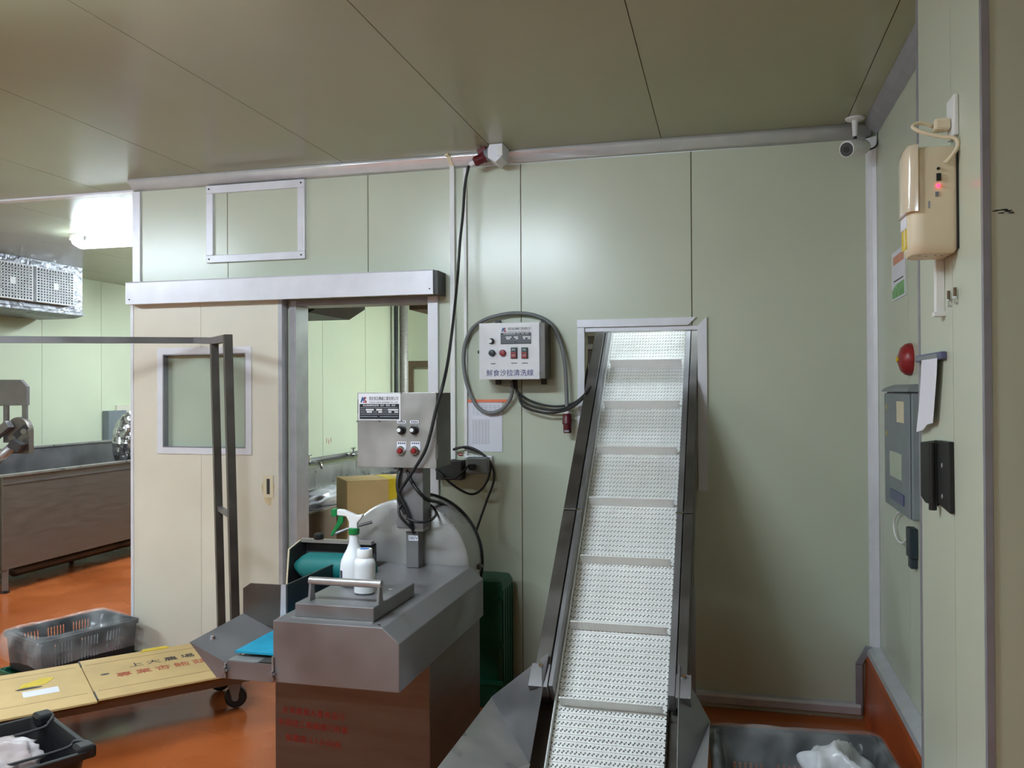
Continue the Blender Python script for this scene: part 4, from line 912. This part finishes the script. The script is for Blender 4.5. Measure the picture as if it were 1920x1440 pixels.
obj('arm', T([g(-30, 835, 5.48), g(18, 795, 5.48)], .03, sq=True), 'steel', sl)
obj('tube', T([g(-40, 895, 5.45), g(25, 835, 5.45)], [.04, .035], seg=16), 'steel_lt', sl, smooth=2)
e_ = g(-40, 895, 5.45); obj('stand_post', T([e_, (e_.x, 5.28, e_.z-.1), (e_.x, 5.26, 0)], .03, seg=14), 'steel', sl, smooth=2)
obj('clamp', T([g(28, 842, 5.45), g(36, 828, 5.46)], .045, sq=True), 'dkgrey', sl)
obj('stand', B((-6.15, -5.85, 5.42, 5.62, .92, 1.02)), 'steel_dk', sl)
obj('stand_column', B((-6.05, -5.97, 5.54, 5.6, 1.02, 1.3)), 'steel_dk', sl)
# air cooler hung from the ceiling
ac = thing('air_cooler', (-6.45, 6, 2.32), 'foil-clad ceiling air cooler with square white fan guards', 'air cooler')
obj('casing', B((-6.70, -6.2, 4.85, 7.11, 2.34, CZ-.001)), 'foil', ac)
obj('drip_tray', PR([(-6.72, 2.335), (-6.19, 2.335), (-6.19, 2.31), (-6.3, 2.285), (-6.72, 2.285)], 'Y', 4.83, 7.12), 'foil', ac)
fy = [5.46, 5.96, 6.46]
for i, y0 in enumerate(fy):
    gd_ = obj('fan_guard', B((-6.2, -6.13, y0, y0+.012, 2.385, 2.71), (-6.2, -6.13, y0+.448, y0+.46, 2.385, 2.71), (-6.2, -6.13, y0+.012, y0+.448, 2.385, 2.397), (-6.2, -6.13, y0+.012, y0+.448, 2.698, 2.71)), 'fanwhite', ac)
    bm = bmesh.new()
    for k in range(1, 13): box(bm, -6.14, -6.131, y0+.012+.0335*k-.007, y0+.012+.0335*k+.007, 2.397, 2.698)
    for k in range(1, 12): box(bm, -6.142, -6.131, y0+.012, y0+.448, 2.397+.025*k-.005, 2.397+.025*k+.005)
    obj('grille_bars', bm, 'fanwhite', gd_, kind='stuff')
    obj('grille_badge', B((-6.131, -6.126, y0+.2, y0+.26, 2.52, 2.58)), 'white', gd_)
    obj('fan_hole', B((-6.2, -6.196, y0+.012, y0+.448, 2.397, 2.698)), 'black', gd_)
# foil wrapped unit and grey panel at the far end of the tank
fo = at(243, 805, X=-5.75)
obj('foil_wrapped_box', crumple((fo.x, fo.y+.05, 1.05), (.17, .2, .30), 4, amp=.14, fr=4, sub=4, zmin=.62), 'foil_bright', None, 'box wrapped in crinkled silver foil standing in the wash tank', 'foil box')
cable('thin_black_hose', [Vector(v) for v in ((fo.x+.16, fo.y-.2, .75), (fo.x+.15, fo.y-.2, .95), (fo.x+.2, fo.y-.12, 1.1), (fo.x+.2, fo.y-.05, 1.35))], .007, 'rubber', 'thin black hose hanging down the foil-wrapped box')
e0 = at(192, 810, X=-6.745); e1 = at(212, 810, X=-6.745)
obj('grey_wall_box', B((-6.745, -6.66, e0.y, e1.y+.12, .95, at(200, 770, X=-6.745).z)), 'ebox', None, 'grey box on the left room wall behind the tank', 'wall box', bevel=.006)
e2 = at(216, 760, X=-6.745); e3 = at(262, 760, X=-6.745)
wd = thing('framed_board', (-6.74, (e2.y+e3.y)/2, .9), 'beige framed board on the left room wall beyond the tank', 'board')
obj('board', B((-6.7445, -6.735, e2.y, e3.y, .9, e2.z)), 'cream', wd)
obj('board_frame', cells([e2.y, e3.y], [.9, e2.z], [(e2.y+.12, e3.y-.12, 1.0, e2.z-.1)], lambda u, v, w_: Vector((w_, u, v)), -6.735, -6.72), 'door', wd)
# ------------------------------------------------------------------ inner room: sinks, taps, cartons, ducts
SX0, SX1, SZ = -3.235, -2.58, .775
sk = thing('double_sink', (-2.9, 6.2, 0), 'stainless steel double sink bench along the inner room wall', 'sink')
obj('backsplash', B((SX0, SX0+.02, 4.75, 6.22, SZ, .935)), 'steel_lt', sk); obj('backsplash', B((SX0, SX0+.02, 6.224, 7.9, SZ, .935)), 'steel_lt', sk)
obj('worktop', cells([SX0+.02, SX1], [4.75, 7.9], [(SX0+.06, SX1-.07, 4.9, 6.2), (SX0+.06, SX1-.07, 6.26, 7.7)], lambda u, v, w_: Vector((u, v, w_)), SZ-.01, SZ), 'steel_lt', sk)
for y0, y1 in ((4.9, 6.2), (6.26, 7.7)):
    a, b = SX0+.06, SX1-.07
    obj('basin', B((a-.004, a, y0, y1, .5, SZ-.011), (b, b+.004, y0, y1, .5, SZ-.011), (a, b, y0-.004, y0, .5, SZ-.011), (a, b, y1, y1+.004, .5, SZ-.011), (a, b, y0, y1, .496, .5)), 'steel', sk)
obj('apron', B((SX1-.012, SX1, 4.75, 5.75, .25, SZ-.011), (SX1-.012, SX1+.004, 4.75, 7.9, SZ-.06, SZ-.011)), 'steel_br', sk)
for y in (4.8, 6.23, 7.8):
    for x in (SX0+.05, SX1-.05): obj('leg', T([(x, y, 0), (x, y, .5)], .019, sq=True), 'steel', sk)
pp_ = obj('water_pipe', T([(-3.2, 4.6, 1.0), (-3.2, 7.9, 1.0)], .02, seg=12), 'steel', None, 'horizontal steel water pipe feeding the taps above the sink', 'pipe', smooth=2)
def faucet(y, first=None, lab=''):
    if first is None:
        t = thing('faucet', (-3.2, y, 1.0), lab, 'faucet', 'chrome taps over the sinks')
        obj('valve_body', T([(-3.19, y, 1.0), (-3.12, y, 1.0)], .017, seg=12), 'chrome', t, smooth=2)
        obj('spout', T(smoothpts([(-3.13, y, 1.0), (-3.07, y, 1.005), (-3.03, y, .99), (-3.015, y, .955)], 4), .011, seg=10), 'chrome', t, smooth=2)
        obj('stem', CY((-3.125, y, 1.01), (-3.125, y, 1.055), .009, 10), 'chrome', t); obj('handle', T([(-3.125, y-.035, 1.06), (-3.125, y+.035, 1.06)], .008, seg=8), 'chrome', t)
        return t
    r = first.copy(); COL.objects.link(r); r.location = (-3.2, y, 1.0); r['label'] = lab
    for ch in first.children:
        c_ = ch.copy(); COL.objects.link(c_); c_.parent = r
    return r
f1 = faucet(5.95, None, 'chrome tap on the sink pipe nearest the door jamb')
faucet(6.75, f1, 'middle chrome tap on the sink pipe, over the divider'); faucet(7.02, f1, 'chrome tap on the sink pipe nearest the control box')
obj('plastic_wrap', crumple((-2.70, 5.45, SZ+.035), (.10, .42, .07), 6, amp=.3, fr=2.5, zmin=SZ+.002), 'bagw', None, 'crumpled translucent plastic sheet on the front edge of the sink', 'plastic sheet', smooth=2)
obj('black_tray', PR([(-3.1, 5.75), (-2.95, 5.75), (-2.93, 6.1), (-3.08, 6.12)], 'Z', .502, .535), 'black', None, 'small black tray in the sink basin', 'tray', bevel=.01)
def carton(name, x, y, z0, w_, d_, h_, rot, lab, tape=True):
    Mx = Matrix.Translation((x, y, 0)) @ Matrix.Rotation(rot, 4, 'Z'); t = thing(name, (x, y, z0), lab, 'carton')
    obj('body', B((-w_/2, w_/2, -d_/2, d_/2, z0, z0+h_-.006), M=Mx), 'card', t, bevel=.006)
    obj('flap', B((-w_/2, w_/2, -d_/2, -.002, z0+h_-.006, z0+h_), M=Mx), 'card', t); obj('flap', B((-w_/2, w_/2, .002, d_/2, z0+h_-.006, z0+h_), M=Mx), 'card', t)
    if tape:
        tp_ = obj('yellow_tape', B((.02, .085, -d_/2-.0015, -d_/2-.0003, z0+h_*.55, z0+h_), (.02, .085, -d_/2-.001, d_/2, z0+h_+.0003, z0+h_+.0015), M=Mx), 'yellow', t)
        obj('hand_hole', B((.0, .12, -d_/2-.0012, -d_/2-.0002, z0+h_*.47, z0+h_*.53), M=Mx), 'black', t)
carton('taped_carton', -2.235, 5.225, .46, .5, .32, .52, radians(38), 'brown cardboard carton sealed with yellow tape seen through the doorway')
carton('lower_carton', -2.235, 5.225, 0, .5, .32, .455, radians(38), 'brown carton underneath the taped carton in the doorway', tape=False)
pq = at(757, 640, Y=8.0)
obj('lagged_pipe', T([(pq.x, 8.0, 0), (pq.x, 8.0, CZ-.002)], .045, seg=16), 'pipe_lag', None, 'grey lagged vertical pipe in the corner of the inner room', 'pipe', smooth=2)
pq = at(743, 640, Y=7.9)
obj('dark_pipe', T([(pq.x, 7.9, 0), (pq.x, 7.9, CZ-.002)], .022, seg=12), 'dkgrey', None, 'thin dark vertical pipe beside the lagged pipe', 'pipe', smooth=2)
q0 = at(763, 677, Y=8.28)
fw = thing('brown_frame', (q0.x+.4, 8.28, 0), 'brown door frame on the inner room back wall', 'door frame')
obj('frame_side', B((q0.x, q0.x+.07, 8.27, 8.2995, 0, q0.z)), 'brown', fw); obj('frame_head', B((q0.x+.07, q0.x+1.0, 8.27, 8.2995, q0.z-.06, q0.z)), 'brown', fw)
q1 = at(545, 582, Y=6.0)
obj('dark_cooler_unit', PR([(-3.22, 2.06), (-2.62, 2.06), (-2.5, 2.13), (-2.46, CZ-.002), (-3.22, CZ-.002)], 'Y', 5.0, 5.6), 'dkgrey', None, 'dark ceiling cooler unit at the top left of the doorway', 'air cooler')
obj('duct_box', B((-2.28, -1.4, 5.9, 6.6, 2.15, CZ-.002)), 'brown', None, 'brownish ceiling duct box seen at the top right of the doorway', 'duct', bevel=.004)
q = [at(x, y, X=-3.2495) for x, y in ((612, 826), (616, 828), (620, 825))]
obj('red_pen_mark', B(*[(-3.2499, -3.2493, v.y, v.y+.008, v.z-.02, v.z+.02) for v in q]), 'red_print', bpy.data.objects['wall_inner_left'], kind='stuff')
ib = thing('steel_wash_line', (-.65, 6.0, 0), 'stainless wash line machine seen through the gap left of the conveyor', 'machine')
obj('body', B((-1.1, -.76, 5.2, 7.2, .5, 1.95)), 'steel', ib)
for z in (1.5, 1.6, 1.68, 1.8, 1.88): obj('ledge', B((-1.12, -.735, 5.17, 5.2, z, z+.03)), 'steel_lt', ib)
obj('cover', B((-1.15, -.72, 5.15, 7.25, 1.951, 2.0)), 'steel_br', ib)
for x in (-1.05, -.8):
    for y in (5.3, 7.1): obj('leg', T([(x, y, 0), (x, y, .5)], .025, sq=True), 'steel', ib)
# small red marks written on the inner wall
print('objects', len(bpy.data.objects))
